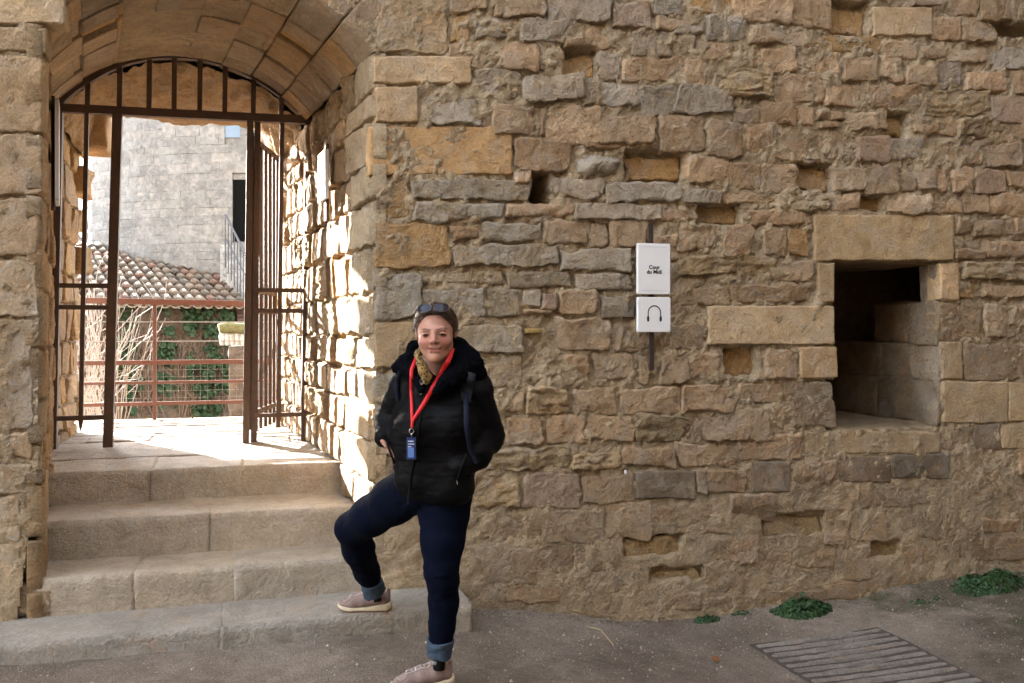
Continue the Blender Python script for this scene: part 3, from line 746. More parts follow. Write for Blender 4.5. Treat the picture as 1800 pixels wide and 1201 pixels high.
mb = MB(); mb.add([(-150, 3.1, -2.4), (150, 3.1, -2.4), (150, 170, -2.4), (-150, 170, -2.4)], [(0, 1, 2, 3)])
tag(mb.build("lower_ground", M['ground']), kind="structure")
# loose grit and pebbles
r = np.random.default_rng(70); VV, FF = [], []; base = 0
oct_v = np.array([(1,0,0),(-1,0,0),(0,1,0),(0,-1,0),(0,0,1),(0,0,-1)], float); oct_f = np.array([(0,2,4),(2,1,4),(1,3,4),(3,0,4),(2,0,5),(1,2,5),(3,1,5),(0,3,5)])
for i in range(4200):
    x = r.uniform(-1.6, 5.2); yv = -abs(r.normal(0, 0.5)) - 0.03 if (x > 1.1 and r.random() < .6) else r.uniform(-2.2, -0.42)
    if x < 1.12 and yv > -0.42: continue
    s_ = r.uniform(0.002, 0.0055) * (1.9 if r.random() < .07 else 1)
    z = float(ground_h(np.array(x), np.array(yv)))
    VV.append(oct_v * s_ * r.uniform(.6, 1.3, 3) * (1 + r.uniform(-.25, .25, (6, 1))) + (x, yv, z + s_ * .3)); FF.append(oct_f + base); base += 6
VL, FL, bl = [], [], 0
for i in range(900):                                               # dry litter swept against the wall foot
    x = r.uniform(1.05, 5.0); yv = -0.03 - abs(r.normal(0, .07 if r.random() < .8 else .3)); z = float(ground_h(np.array(x), np.array(yv))); s_ = r.uniform(.003, .010); a = r.uniform(0, 6.28)
    c_, s2 = math.cos(a) * s_, math.sin(a) * s_
    VL += [(x - c_, yv - s2, z + .003), (x + s2 * .3, yv - c_ * .3, z + .004 + s_ * .3), (x + c_, yv + s2, z + .003), (x - s2 * .3, yv + c_ * .3, z + .004)]; FL.append((bl, bl + 1, bl + 2, bl + 3)); bl += 4
tag(obj("leaf_litter", np.array(VL), np.array(FL), plain("dry_litter", (.085, .055, .032), .95, .1, 60, 0, .5), smooth=False), "crumbled dry litter along the foot of the wall", "litter", kind="stuff")
M['grit'] = plain("grit", (0.30, 0.26, 0.21), 0.95, 0.1, 40, 0.0, 0.5)
tag(obj("gravel", np.concatenate(VV), np.concatenate(FF), M['grit'], smooth=False), "scattered grit and pebbles on the beaten earth courtyard", "gravel", kind="stuff")
# ================================================================== IRON GATE
M['iron'] = metal("rusty_brown_iron", (0.060, 0.036, 0.026), 0.55, (0.115, 0.050, 0.026), 0.55)
M['brass'] = metal("brass_lock", (0.42, 0.27, 0.06), 0.45, (0.25, 0.15, 0.04), 0.3, 0.3)
GY0 = 2.0
def G(px, py, Y=GY0): return onY(px, py, Y)
gate = empty("iron_gate", tuple(onY(315, 785, GY0) * np.array([1, 1, 0]) + np.array([0, 0, 0.67])), "brown iron gate with arched barred top, its leaf standing open in the gateway", "gate")
def gpart(nm, *bars, mat='iron', parent=gate, bevel=0.003):
    mb = MB()
    for bb in bars: mb.bar(*bb)
    o = mb.build(nm, M[mat], None, bevel=bevel)
    under(parent, o) if parent is gate else None
    return o
FL = onY(93, 792)[2] * 0 + 0.66
def post(nm, a, b_, wd, dp=None, y=GY0): return gpart(nm, (G(*a, y), G(*b_, y), wd, dp or wd, (0, 1, 0)))
post("gate_post", (104, 196), (93, 800), 0.050); post("gate_post", (542, 217), (534, 790), 0.046)
gpart("top_rail", (G(99, 190), G(546, 212), 0.055, 0.058, (0, 0, 1)))
mb = MB()
ap = [(101, 187), (115, 171), (130, 158), (146, 147), (162, 138), (181, 127), (200, 118), (225, 109), (250, 103), (275, 99), (300, 98), (325, 99), (350, 102), (375, 107), (400, 114), (425, 124), (450, 137), (475, 153), (500, 171), (523, 191), (546, 211)]
pts = [Vector(G(*p)) for p in ap]
for i in range(len(pts) - 1):
    dv = (pts[i + 1] - pts[i]).normalized() * 0.006
    mb.bar(pts[i] - dv, pts[i + 1] + dv, 0.05, 0.042, (0, 0, 1))
under(gate, mb.build("arch_band", M['iron'], bevel=0.002))
for x, ya, yb in ((155, 144, 190), (211, 116, 193), (263, 103, 196), (307, 100, 198), (352, 104, 200), (396, 115, 203), (446, 137, 206), (495, 170, 209)):
    gpart("lunette_bar", (G(x, ya), G(x - 1, yb), 0.034, 0.034, (0, 1, 0)))
post("inner_post", (207, 192), (190, 787), 0.064, 0.06)
post("inner_post", (440, 208), (432, 779), 0.046, 0.05); post("inner_post", (453, 208), (446, 781), 0.044, 0.05, 2.03)
post("side_bar", (153, 190), (142, 742), 0.030); post("side_bar", (496, 210), (489, 752), 0.032)
a_, b_ = G(142.2, 742), G(141.5, 758)
o = MB().tube([a_, b_], [0.021, 0.003], 4).build("spear_tip", M['iron']); under(gate, o)
for ya, yb in ((502, 503), (540, 541), (736, 733)): gpart("side_rail", (G(97, ya), G(199, yb), 0.036, 0.032, (0, 0, 1)))
for ya, yb in ((510, 511), (546, 547), (731, 728)): gpart("side_rail", (G(447, ya), G(536, yb), 0.034, 0.032, (0, 0, 1)))
leaf = under(gate, MB().bar((0.0, 2.06, 0.76), (0.0, 2.06, 2.96), 0.045, 0.045, (0, 1, 0)).build("gate_leaf", M['iron'], bevel=0.003))
def LP(t, z): return (0.0 + 0.222 * t, 2.06 + 0.88 * t, z)
def leafpart(nm, a, b_, wd, wb=None, mat='iron'):
    o = MB().bar(a, b_, wd, wb or wd, (0, 0, 1)).build(nm, M[mat], bevel=0.002); o.parent = leaf
    return o
for t in (0.17, 0.33, 0.5, 0.66, 0.82): leafpart("leaf_bar", LP(t, 0.735), LP(t, 2.94), 0.026)
leafpart("leaf_stile", LP(1, 0.74), LP(1, 2.96), 0.045)
for z in (0.88, 1.64, 1.79, 2.93): leafpart("leaf_rail", LP(0.01, z), LP(0.99, z), 0.026, 0.034)
leafpart("lock", LP(0.83, 1.715), LP(0.96, 1.715), 0.045, 0.11, 'brass')

# ================================================================== SIGNS
M['enamel'] = plain("white_enamel", (0.62, 0.62, 0.63), 0.4, 0.45)
M['ink'] = plain("black_print", (0.012, 0.012, 0.014), 0.5, 0.3)
M['greyline'] = plain("grey_print", (0.33, 0.33, 0.34), 0.5, 0.3)
def rounded_plate(wd, ht, th, rad, seg=5):
    """plate in the x-z plane, front at y=-th; returns bmesh-built V, F"""
    pts = []
    for cx_, cz_, a0 in ((wd/2 - rad, ht/2 - rad, 0), (-wd/2 + rad, ht/2 - rad, 90), (-wd/2 + rad, -ht/2 + rad, 180), (wd/2 - rad, -ht/2 + rad, 270)):
        for k in range(seg + 1):
            a = R(a0 + 90 * k / seg); pts.append((cx_ + rad * math.cos(a), cz_ + rad * math.sin(a)))
    n = len(pts); bv = 0.003
    V = [(x, 0, z) for x, z in pts] + [(x, -th + bv, z) for x, z in pts] + [(x * (1 - 2*bv/wd), -th, z * (1 - 2*bv/ht)) for x, z in pts]
    F = [tuple(range(n))] + [tuple(range(2*n, 3*n))[::-1]]
    for L in (0, n):
        F += [(L + (i + 1) % n, L + i, L + n + i, L + n + (i + 1) % n) for i in range(n)]
    return np.array(V), F
def text_mesh(name, body, size, mat, bold=0.0, line=1.0):
    cu = bpy.data.curves.new(name, 'FONT'); cu.body = body; cu.size = size; cu.align_x = 'CENTER'; cu.align_y = 'CENTER'
    cu.offset = bold; cu.extrude = 0.0004; cu.space_line = line; cu.resolution_u = 4
    o = bpy.data.objects.new(name, cu); S.collection.objects.link(o)
    me = bpy.data.meshes.new_from_object(o.evaluated_get(bpy.context.evaluated_depsgraph_get()))
    bpy.data.objects.remove(o); me.name = name; me.materials.clear(); me.materials.append(mat)
    return me
M['rust_bar'] = metal("dark_rusty_bar", (0.018, 0.009, 0.006), 0.7, (0.030, 0.013, 0.007), 0.5)
YS = -0.066
a_, b_ = onY(1144, 393, YS), onY(1145.5, 651, YS)
sign = empty("wall_sign", tuple(b_), "white two-plate courtyard sign on a rusty bar fixed to the stone wall", "sign")
under(sign, MB().bar(a_, b_, 0.026, 0.012, (0, 1, 0)).build("mounting_bar", M['rust_bar'], bevel=0.002))
for px in (1140, 1150): under(sign, MB().tube([onY(px, 520.5, YS - .01) + np.array([0, .02, 0]), onY(px, 520.5, YS - .012)], 0.006, 8).build("bolt", M['iron']))
def plate(px0, py0, px1, py1, nm="plate"):
    p0, p1 = onY(px0, py0, YS - .012), onY(px1, py1, YS - .012)
    wd, ht = p1[0] - p0[0], p0[2] - p1[2]; c = (p0 + p1) / 2
    V, F = rounded_plate(wd, ht, 0.022, 0.009)
    o = obj(nm, V + c, F, M['enamel'], smooth=False); under(sign, o)
    return o, c, wd, ht
p1_, c, wd, ht = plate(1118.5, 428, 1175.5, 518)
def on_plate(me, parent, c, dx, dz, nm):
    for v_ in me.vertices: v_.co = (c[0] + dx + v_.co.x, c[1] - 0.0235 - 0.4 * v_.co.z, c[2] + dz + v_.co.y)
    o = link(nm, me); o.parent = parent; return o
on_plate(text_mesh("lettering", "Cour\ndu Midi", 0.0315, M['ink'], 0.0009, 0.86), p1_, c, 0.0, -0.005, "lettering")
for s_ in (1, -1):
    m_ = MB().box(c[0] - wd * .38, c[0] + wd * .38, c[1] - .0228, c[1] - .0222, c[2] + s_ * ht * .43 - .0008, c[2] + s_ * ht * .43 + .0008)
    o = m_.build("printed_line", M['greyline']); o.parent = p1_
p2_, c, wd, ht = plate(1118.5, 522.5, 1176, 584)
me = bpy.data.meshes.new("headphones_symbol"); bm = bmesh.new()
N = 28; rO, rI = 0.0425, 0.0360; zc = 0.012
V = []
for k in range(N + 1):
    a = math.pi * k / N
    V.append((bm.verts.new((rO * math.cos(a), -.0005, zc + rO * math.sin(a) * 1.0)), bm.verts.new((rI * math.cos(a), -.0005, zc + rI * math.sin(a)))))
for k in range(N): bm.faces.new((V[k][0], V[k + 1][0], V[k + 1][1], V[k][1]))
for s_ in (1, -1):
    f = [bm.verts.new((s_ * rO, -.0005, zc)), bm.verts.new((s_ * rI, -.0005, zc)), bm.verts.new((s_ * rI, -.0005, -.010)), bm.verts.new((s_ * rO, -.0005, -.010))]
    bm.faces.new(f if s_ > 0 else f[::-1])
    ring = [bm.verts.new((s_ * 0.0385 + (0.0075 * math.cos(t_) if True else 0) + s_ * .0012, -.0006, -0.024 + 0.017 * math.copysign(abs(math.sin(t_)) ** .6, math.sin(t_)))) for t_ in np.linspace(0, 2 * math.pi, 20, endpoint=False)]
    bm.faces.new(ring)
bmesh.ops.recalc_face_normals(bm, faces=bm.faces[:]); bm.to_mesh(me); bm.free(); me.materials.append(M['ink'])
for v_ in me.vertices: v_.co = (c[0] + v_.co.x, c[1] - 0.0222 + v_.co.y, c[2] + v_.co.z)
o = link("headphones_symbol", me); o.parent = p2_
# plates seen edge-on on the two reveals
def reveal_sign(nm, label, side, y, z0, z1, wd, bz0, bz1, off):
    X = float(right_x(y)) if side > 0 else float(left_x(y))
    n = Vector((-1, -0.1225, 0)).normalized() if side > 0 else Vector((1, 0.17, 0)).normalized()
    t_ = Vector((-0.1225, 1, 0)).normalized() if side > 0 else Vector((-0.17, 1, 0)).normalized()
    root = empty(nm, (X, y, bz0), label, "sign")
    base = Vector((X, y, 0)) + n * off
    under(root, MB().bar(base + Vector((0, 0, bz0)), base + Vector((0, 0, bz1)), 0.05, 0.02, n).build("mounting_bar", M['iron'], bevel=.002))
    V, F = rounded_plate(wd, z1 - z0, 0.022, 0.01)
    P = np.array([tuple(base + n * (0.012 - v_[1]) + t_ * (v_[0] * (1 if side < 0 else -1)) + Vector((0, 0, (z0 + z1) / 2 + v_[2]))) for v_ in V])
    under(root, obj("plate", P, F, M['enamel'], smooth=False))
reveal_sign("reveal_sign", "blank white plate seen obliquely on the sunlit right side of the gateway", 1, 0.98, 2.33, 2.64, 0.24, 2.20, 2.69, 0.05)
reveal_sign("reveal_sign", "white plate seen edge-on on the shaded left side of the gateway", -1, 0.86, 2.24, 2.82, 0.30, 2.2, 2.86, 0.03)

# ================================================================== DRAIN
M['drain'] = stone_material("drain_concrete", base=(0.29, 0.255, 0.23), bump=1.2, sat=.8)
M['darkgap'] = plain("drain_gap_sheet", (0.072, 0.060, 0.052), 0.95, 0.1, 30, 0, .3)
dz = -0.238
c0, c1, c2 = onZ(1320, 1131, dz), onZ(1538, 1112, dz), onZ(1700, 1187, dz)
dx0, dx1, dy1, dy0 = c0[0], c1[0] + 0.02, (c0[1] + c1[1]) / 2, c2[1] - 0.42
drain = empty("drain_grating", ((dx0 + dx1) / 2, dy1, dz), "long ribbed stone drain grating sunk in the ground near the wall foot", "drain")
r = np.random.default_rng(4)
nb = 15; pitch = (dy1 - dy0) / nb
for i in range(nb):
    yy = dy1 - (i + .5) * pitch
    V, F_ = round_box((dx1 - dx0, pitch * 0.50, 0.07), (40, 4, 3), 0.010, 0.006, 16, i + 3, 0.004)
    zz = np.array([float(ground_h(np.array(x_), np.array(yy))) for x_ in (dx0, dx1)])
    P = V + np.array([(dx0 + dx1) / 2, yy, 0]); P[:, 2] += np.interp(P[:, 0], [dx0, dx1], zz) - 0.024 + r.uniform(-.002, .002)
    under(drain, obj("rib", P, F_, M['drain'], smooth=True))
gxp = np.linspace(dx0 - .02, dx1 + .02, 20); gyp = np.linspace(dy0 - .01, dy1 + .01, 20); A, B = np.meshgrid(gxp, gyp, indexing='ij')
under(drain, obj("pit", np.stack([A, B, ground_h(A, B) + 0.004], -1).reshape(-1, 3), grid_faces(20, 20), M['darkgap']))  # flat dark sheet laid over the ground in place of an open pit

# ================================================================== WEEDS
def leaf_mat(name, a, b2, tr=0.25):
    m, nt, bs = mat_new(name); b = NB(nt); v = b.coord()
    oi = b.noise(v, 9, 3); c = b.mix(b.ramp(oi, [(.35, 0.), (.65, 1.)]), a, b2)
    n2 = b.noise(v, 60, 2); c = b.mix(.5, c, b.ramp(n2, [(.3, .55), (.7, 1.45)]), 'MULTIPLY')
    b.l(c, bs.inputs["Base Color"]); bs.inputs["Roughness"].default_value = 0.6; bs.inputs["Specular IOR Level"].default_value = .3
    return m
M['weed'] = leaf_mat("weed_leaf", (0.010, 0.032, 0.008), (0.022, 0.056, 0.013))
M['ivy'] = leaf_mat("ivy_leaf", (0.010, 0.030, 0.012), (0.026, 0.052, 0.018))
def leaves(P, N, size, r, fold=0.3, shape=((0, -.5), (.38, -.18), (.33, .2), (0, .55), (-.33, .2), (-.38, -.18))):
    """a folded leaf per point: returns V, F (two quads and two triangles each)"""
    VV, FF = [], []
    sh = np.array(shape); k = len(sh); b0 = 0
    for p, n in zip(P, N):
        n = Vector(n).normalized(); a = r.uniform(0, 6.28); t = n.orthogonal(); t.rotate(Matrix.Rotation(a, 3, n)); t.normalize(); u = n.cross(t)
        s_ = size * r.uniform(.55, 1.25)
        for x, y in sh: VV.append(Vector(p) + t * x * s_ + u * y * s_ + n * abs(x) * fold * s_)
        FF += [(b0, b0 + 1, b0 + 2, b0 + 3), (b0, b0 + 3, b0 + 4, b0 + 5)]; b0 += k
    return np.array([tuple(q) for q in VV]), np.array(FF)
def weed(cx, cy, rx, ry, h, n, size, label, seed, group=None, name="weed_clump"):
    r = np.random.default_rng(seed); P, N = [], []
    for i in range(n):
        a, q = r.uniform(0, 6.28), math.sqrt(r.random()); x, y = q * math.cos(a), q * math.sin(a)
        top = h * (1 - q ** 1.6) * r.uniform(.35, 1.05)
        lump = 0.75 + 0.5 * float(vnoise(np.array([x * 2.2, y * 2.2, seed * 1.7])))
        X, Y = cx + x * rx, min(cy + y * ry, -0.015)
        P.append((X, Y, float(ground_h(np.array(X), np.array(min(Y, .05)))) + max(0.004, top * lump))); N.append((x * .8 + r.normal(0, .35), y * .8 - .35 + r.normal(0, .35), .75))
    V, F = leaves(P, N, size, r)
    root = empty(name, (cx, cy, float(ground_h(np.array(cx), np.array(cy)))), label, "weed", group)
    under(root, obj("foliage", V, F, M['weed'], smooth=False))
    mb = MB()
    for i in range(min(26, n // 8)):
        j = int(r.integers(len(P))); mb.tube([(cx + (P[j][0] - cx) * .3, cy + (P[j][1] - cy) * .3, root.location.z - .01), P[j]], 0.0018, 3)
    under(root, mb.build("stems", M['weed']))
WG = "weeds at the foot of the wall"
def wat(px, py, z=-0.22): p = onZ(px, py, z); return p[0], p[1]
x, y = wat(1434, 1090, -0.235); weed(x, -0.10, 0.185, 0.10, 0.10, 600, 0.026, "largest bushy green weed at the wall foot, above the drain", 1, WG)
x, y = wat(1385, 1088, -0.235); weed(x, -0.09, 0.08, 0.05, 0.035, 110, 0.020, "low creeping weed just left of the largest bushy one", 9, WG)
x, y = wat(1243, 1096, -0.245); weed(x, -0.07, 0.085, 0.05, 0.05, 130, 0.020, "small low green weed at the wall foot where the ground dips", 2, WG)
x, y = wat(1312, 1092, -0.245); weed(x, -0.04, 0.07, 0.03, 0.02, 50, 0.014, "thin strip of tiny sprigs between two weed clumps", 3, WG)
x, y = wat(1790, 1060, -0.16); weed(x + 0.14, -0.15, 0.26, 0.15, 0.11, 640, 0.026, "wide sprawling weed patch at the right end of the wall", 4, WG)
x, y = wat(1742, 1052, -0.17); weed(x, -0.18, 0.14, 0.10, 0.03, 200, 0.018, "flat green fringe left of the wide sprawling patch", 5, WG)
x, y = wat(1612, 1058, -0.19); weed(x, -0.24, 0.07, 0.045, 0.018, 60, 0.014, "tiny sprig alone on the bare earth", 6, WG)
x, y = wat(1668, 1060, -0.18); weed(x, -0.22, 0.05, 0.04, 0.012, 26, 0.013, "sparse flecks of green on the earth beside the sprawling patch", 7, WG)
# a dry stalk and a fallen leaf
M['straw'] = plain("dry_straw", (0.42, 0.30, 0.17), .9, .2)
p0, p1 = onZ(1031, 1068, -.03), onZ(1078, 1098, -.05)
gz_ = lambda p: float(ground_h(np.array(p[0]), np.array(p[1])))
tag(MB().tube([(p0[0], p0[1], gz_(p0) + .02), ((p0[0] + p1[0]) / 2 + .01, (p0[1] + p1[1]) / 2, max(gz_(p0), gz_(p1)) + .035), (p1[0], p1[1], gz_(p1) + .008)], 0.0028, 4).build("dry_stalk", M['straw']), "thin dry stalk lying on the ground by the steps", "stalk")
M['deadleaf'] = plain("dead_leaf", (0.20, 0.085, 0.035), .8, .2)
p = onZ(1258, 1157, -.22); V, F = leaves([(p[0], p[1], gz_(p) + .016)], [(.3, -.5, .8)], 0.075, np.random.default_rng(3), 0.5)
tag(obj("fallen_leaf", V, F, M['deadleaf'], smooth=False), "curled brown fallen leaf on the beaten earth", "leaf")
# small white ticket stuck on the wall
p = onY(1100, 830, -0.03)
tag(obj("lime_fleck", round_box((.016, .006, .024), (4, 2, 4), .003, .004, 60, 1)[0] + p, round_box((.016, .006, .024), (4, 2, 4), .003, .004, 60, 1)[1], M['enamel']), "tiny white fleck stuck on the wall beside a dressed grey stone", "fleck")
# ================================================================== BEYOND THE GATE
M['railpaint'] = metal("red_brown_rail_paint", (0.150, 0.060, 0.042), 0.45, (0.11, 0.045, 0.03), 0.3)
M['wire'] = plain("galvanised_wire", (0.30, 0.28, 0.26), 0.45, 0.5)
RY = 4.03
def rz(py, px=300): return float(onY(px, py, RY)[2])
xl_, xr_ = -3.9, 2.9
rail = empty("terrace_railing", (0, RY, 0.6), "red brown terrace railing with wires and mesh panels beyond the gate", "railing")
def rpart(nm, mb, mat='railpaint', bevel=0.0): under(rail, mb.build(nm, M[mat], bevel=bevel))
rpart("hand_rail", MB().bar((xl_, RY - .02, rz(521, 130) - 0.0), (xr_, RY - .02, rz(524, 430) - .10), 0.10, 0.052, (0, 0, 1)), bevel=.006)
for py, h in ((637, .042), (672, .026), (709, .034)):
    rpart("cross_rail", MB().bar((xl_, RY, rz(py)), (xr_, RY, rz(py)), 0.03, h, (0, 0, 1)), bevel=.003)
for py in (566, 600): rpart("tension_wire", MB().tube([(xl_, RY, rz(py)), (xr_, RY, rz(py))], 0.0055, 6), 'wire')
xp = float(onY(272, 600, RY)[0])
for k in (-2, -1, 0, 1, 2): rpart("baluster_post", MB().bar((xp + k * 1.25, RY, 0.58), (xp + k * 1.25, RY, rz(528)), 0.030, 0.034, (0, 1, 0)), bevel=.003)
mb = MB(); z0, z1 = rz(709), rz(641)
for x in np.arange(xl_, xr_, 0.065): mb.bar((x, RY + .012, z0), (x, RY + .012, z1), 0.0024)
for z in np.arange(z0 + .05, z1, 0.065): mb.bar((xl_, RY + .012, z), (xr_, RY + .012, z), 0.0024)
under(rail, tag(mb.build("wire_mesh", M['wire']), kind="stuff"))

# ---- low house with a canal tile roof
HA = R(16.5)
E0 = atD(300, 537, 15.0)
ed = np.array([math.cos(HA), math.sin(HA), 0]); bk = np.array([-math.sin(HA), math.cos(HA), 0]); SL = math.tan(R(17))
house = empty("tiled_house", tuple(E0 * np.array([1, 1, 0]) + np.array([0, 0, -2.4])), "low creeper-covered house with a curved clay tile roof below the tower", "house")
M['render_wall'] = stone_material("old_render", base=(0.19, 0.155, 0.135), bump=1.8)
M['tile'] = stone_material("clay_tile", bump=0.6)
def HP(e, b_, z): return E0 + ed * e + bk * b_ + np.array([0, 0, z - E0[2]])
us = np.linspace(-6, 6, 180); vs = np.linspace(-2.4, E0[2] - 0.02, 70); U, Vv = np.meshgrid(us, vs, indexing='ij')
nn = fbm(np.stack([U * 2, Vv * 2, 0 * U], -1), 4, 8) * 0.05
P = E0 + U[..., None] * ed + (0.28 + nn)[..., None] * bk; P[..., 2] = Vv
under(house, obj("wall", P.reshape(-1, 3), grid_faces(len(us), len(vs)), M['render_wall']))
mb = MB()
mb.add([HP(-6, .3, -2.4), HP(-6, 7, -2.4), HP(-6, 7, E0[2] + 7 * SL), HP(-6, .3, E0[2])], [(0, 1, 2, 3)])
mb.add([HP(6, .3, -2.4), HP(6, 7, -2.4), HP(6, 7, E0[2] + 7 * SL), HP(6, .3, E0[2])], [(3, 2, 1, 0)])
mb.add([HP(-6, 7, -2.4), HP(6, 7, -2.4), HP(6, 7, E0[2] + 7 * SL), HP(-6, 7, E0[2] + 7 * SL)], [(0, 1, 2, 3)])
mb.add([HP(-6, -.02, E0[2] - .05), HP(6, -.02, E0[2] - .05), HP(6, 7, E0[2] - .05 + 7 * SL), HP(-6, 7, E0[2] - .05 + 7 * SL)], [(0, 1, 2, 3)])
under(house, tag(mb.build("gable_and_deck", M['render_wall']), kind="stuff"))
# tiles: one curved mesh shared by all
def tile_mesh(name, up):
    nseg = 8; V, F = [], []
    L, r0, r1, th = 0.47, 0.090, 0.074, 0.014
    for s_, (l, rr) in enumerate(((0, r0), (L, r1))):
        for t_ in (0, th):
            for k in range(nseg + 1):
                a = math.pi * k / nseg
                V.append((math.cos(a) * (rr - t_), l, (math.sin(a) if up else -math.sin(a)) * (rr - t_)))
    m = nseg + 1
    for k in range(nseg):
        F += [(k, k + 1, 2*m + k + 1, 2*m + k), (m + k + 1, m + k, 3*m + k, 3*m + k + 1), (k + 1, k, m + k, m + k + 1), (2*m + k, 2*m + k + 1, 3*m + k + 1, 3*m + k)]
    return mesh_from(name, np.array(V), F, M['tile'], True)
tm, tu = tile_mesh("roof_tile", True), tile_mesh("under_tile", False)
SPC, EXP_ = 0.172, 0.365
rot = Matrix(((ed[0], bk[0], 0, 0), (ed[1], bk[1], 0, 0), (0, 0, 1, 0), (0, 0, 0, 1)))
tilt = Matrix.Rotation(math.atan(SL), 4, 'X')
r = np.random.default_rng(12); ncol = 0
TC = [(0.125, 0.090, 0.070), (0.105, 0.088, 0.075), (0.12, 0.10, 0.083), (0.075, 0.066, 0.058), (0.135, 0.112, 0.092), (0.12, 0.066, 0.050)]
cnt = 0
for ci in range(-19, 15):
    for ri in range(11):
        e = ci * SPC + r.normal(0, .006); d = ri * EXP_ - 0.06
        p = HP(e, d, E0[2] + d * SL + 0.035 + r.normal(0, .004))
        sx_, sy_ = topx(p)
        if not (60 < sx_ < 470) or ri * EXP_ > 2.6 + max(0, (260 - sx_) * 0.016): continue
        if cnt < 298:
            o = link("roof_tile", tm, house, (*vary(TC[int(r.integers(len(TC)))], r, .2), 0.12)); cnt += 1
            o.matrix_world = Matrix.Translation(Vector(p)) @ rot @ tilt @ Matrix.Rotation(r.normal(0, .015), 4, 'Z'); o.matrix_parent_inverse = Matrix.Translation(house.location).inverted()
        if ri < 2:
            o = link("under_tile", tu, house, (*vary((0.22, 0.175, 0.135), r, .12), 0.2))
            p2 = HP(e + SPC / 2, d, E0[2] + d * SL + 0.05); o.matrix_world = Matrix.Translation(Vector(p2)) @ rot @ tilt; o.matrix_parent_inverse = Matrix.Translation(house.location).inverted()
# shutter at the right end of the house
M['shutter'] = plain("brown_shutter", (0.085, 0.045, 0.035), .6, .3, 20, .002, .3)
e_of = lambda px, z: None
def on_house(px, py, off=0.25):
    d_ = ray(px, py); n = -bk; P0 = HP(0, off, 0); t = np.dot(P0 - CAMP, n) / np.dot(d_, n); return CAMP + d_ * t
a_, b_ = on_house(416, 567), on_house(436, 535)
sh = MB()
for k in range(4):
    z = a_[2] + (b_[2] - a_[2]) * (k + .5) / 4; hh = (b_[2] - a_[2]) / 4 * .43
    q = on_house(416, 550, .2); q2 = on_house(436, 550, .2)
    o = MB().bar((q[0], q[1], z), (q2[0], q2[1], z), 0.05, hh * 2, (0, 0, 1)).build("shutter_board", M['shutter'], bevel=.004); under(house, o)

# ---- round tower
TCX, TD, TR = 520, 22.0, 4.84
TC0 = atD(TCX, 575, TD); TC0[2] = 0
M['tower'] = stone_material("tower_limestone", bump=0.35, sat=0.3)
tower = empty("round_tower", (TC0[0], TC0[1], -2.4), "pale round stone tower rising behind the tiled roof", "tower")
mb = MB(); n = 64
for (ra, za, rb, zb) in ((TR - .045, -2.4, TR - .045, 9.0),):
    V = [(TC0[0] + ra * math.cos(2*math.pi*k/n), TC0[1] + ra * math.sin(2*math.pi*k/n), za) for k in range(n)] + [(TC0[0] + rb * math.cos(2*math.pi*k/n), TC0[1] + rb * math.sin(2*math.pi*k/n), zb) for k in range(n)]
    mb.add(V, [(k, (k + 1) % n, n + (k + 1) % n, n + k) for k in range(n)] + [tuple(range(n, 2 * n))])
o = mb.build("tower_core", M['tower'], smooth=False); o.color = (0.19, 0.193, 0.195, 0.0); under(tower, o)
cdir = math.atan2(CAMP[1] - TC0[1], CAMP[0] - TC0[0])
def tower_at(px, rad):
    """angle on the tower that the pixel column px looks at"""
    best = min(np.linspace(-1.55, 1.55, 800), key=lambda a: abs(topx((TC0[0] + rad * math.cos(cdir + a), TC0[1] + rad * math.sin(cdir + a), 2))[0] - px))
    return best
zt = lambda py: 1.52 + (575 - py) * 17.6 / 1600
door = (tower_at(408, TR), tower_at(436, TR), zt(428), zt(322)); win = (tower_at(395, TR), tower_at(422, TR), zt(250), zt(208)); win2 = (tower_at(276, TR), tower_at(297, TR), zt(212), zt(186))
ov = lambda a0, a1, z0, z1, q: a0 < q[1] and a1 > q[0] and z0 < q[3] and z1 > q[2]
r = np.random.default_rng(31); z = 2.05; cnt = 0
while z < 5.75:
    h = r.uniform(0.145, 0.20); a = -1.56 + r.uniform(-.06, 0)
    while a < -0.16 and cnt < 300:
        wd = r.uniform(0.30, 0.66) / TR
        hit = [q for q in (door, win, win2) if ov(a + .002, a + wd - .002, z + .02, z + h - .02, q)]
        if hit: wd = max(hit[0][0] - a, 0.0)                        # the course stops at the opening
        if wd * TR > 0.06:
            V, F_ = round_box((wd * TR - .002, 0.10, h - .001), (4, 1, 2), 0.002, 0.0, 9, cnt, 0.004)
            ang = cdir + a + wd / 2 + V[:, 0] / TR; rad = TR - 0.045 + V[:, 1] + r.uniform(-.002, .002)
            P = np.stack([TC0[0] + rad * np.cos(ang), TC0[1] + rad * np.sin(ang), z + h / 2 + V[:, 2]], 1)
            cc = [(0.190, 0.194, 0.198), (0.182, 0.186, 0.192), (0.198, 0.198, 0.198), (0.176, 0.180, 0.186), (0.195, 0.190, 0.180)][int(r.integers(5))]
            o = obj("masonry_block", P, F_[:, ::-1], M['tower'], smooth=False, color=(*vary(cc, r, .09), 0.0)); under(tower, o); cnt += 1
        a = max(a + wd, hit[0][1]) if hit else a + wd
    z += h
M['doorway_dark'] = plain("dark_doorway", (0.004, 0.004, 0.004), .9, .05)
M['lattice_glass'] = plain("blue_leaded_glass", (0.10, 0.16, 0.24), .15, .6)
M['lead'] = plain("lead_came", (0.20, 0.22, 0.25), .5, .4)
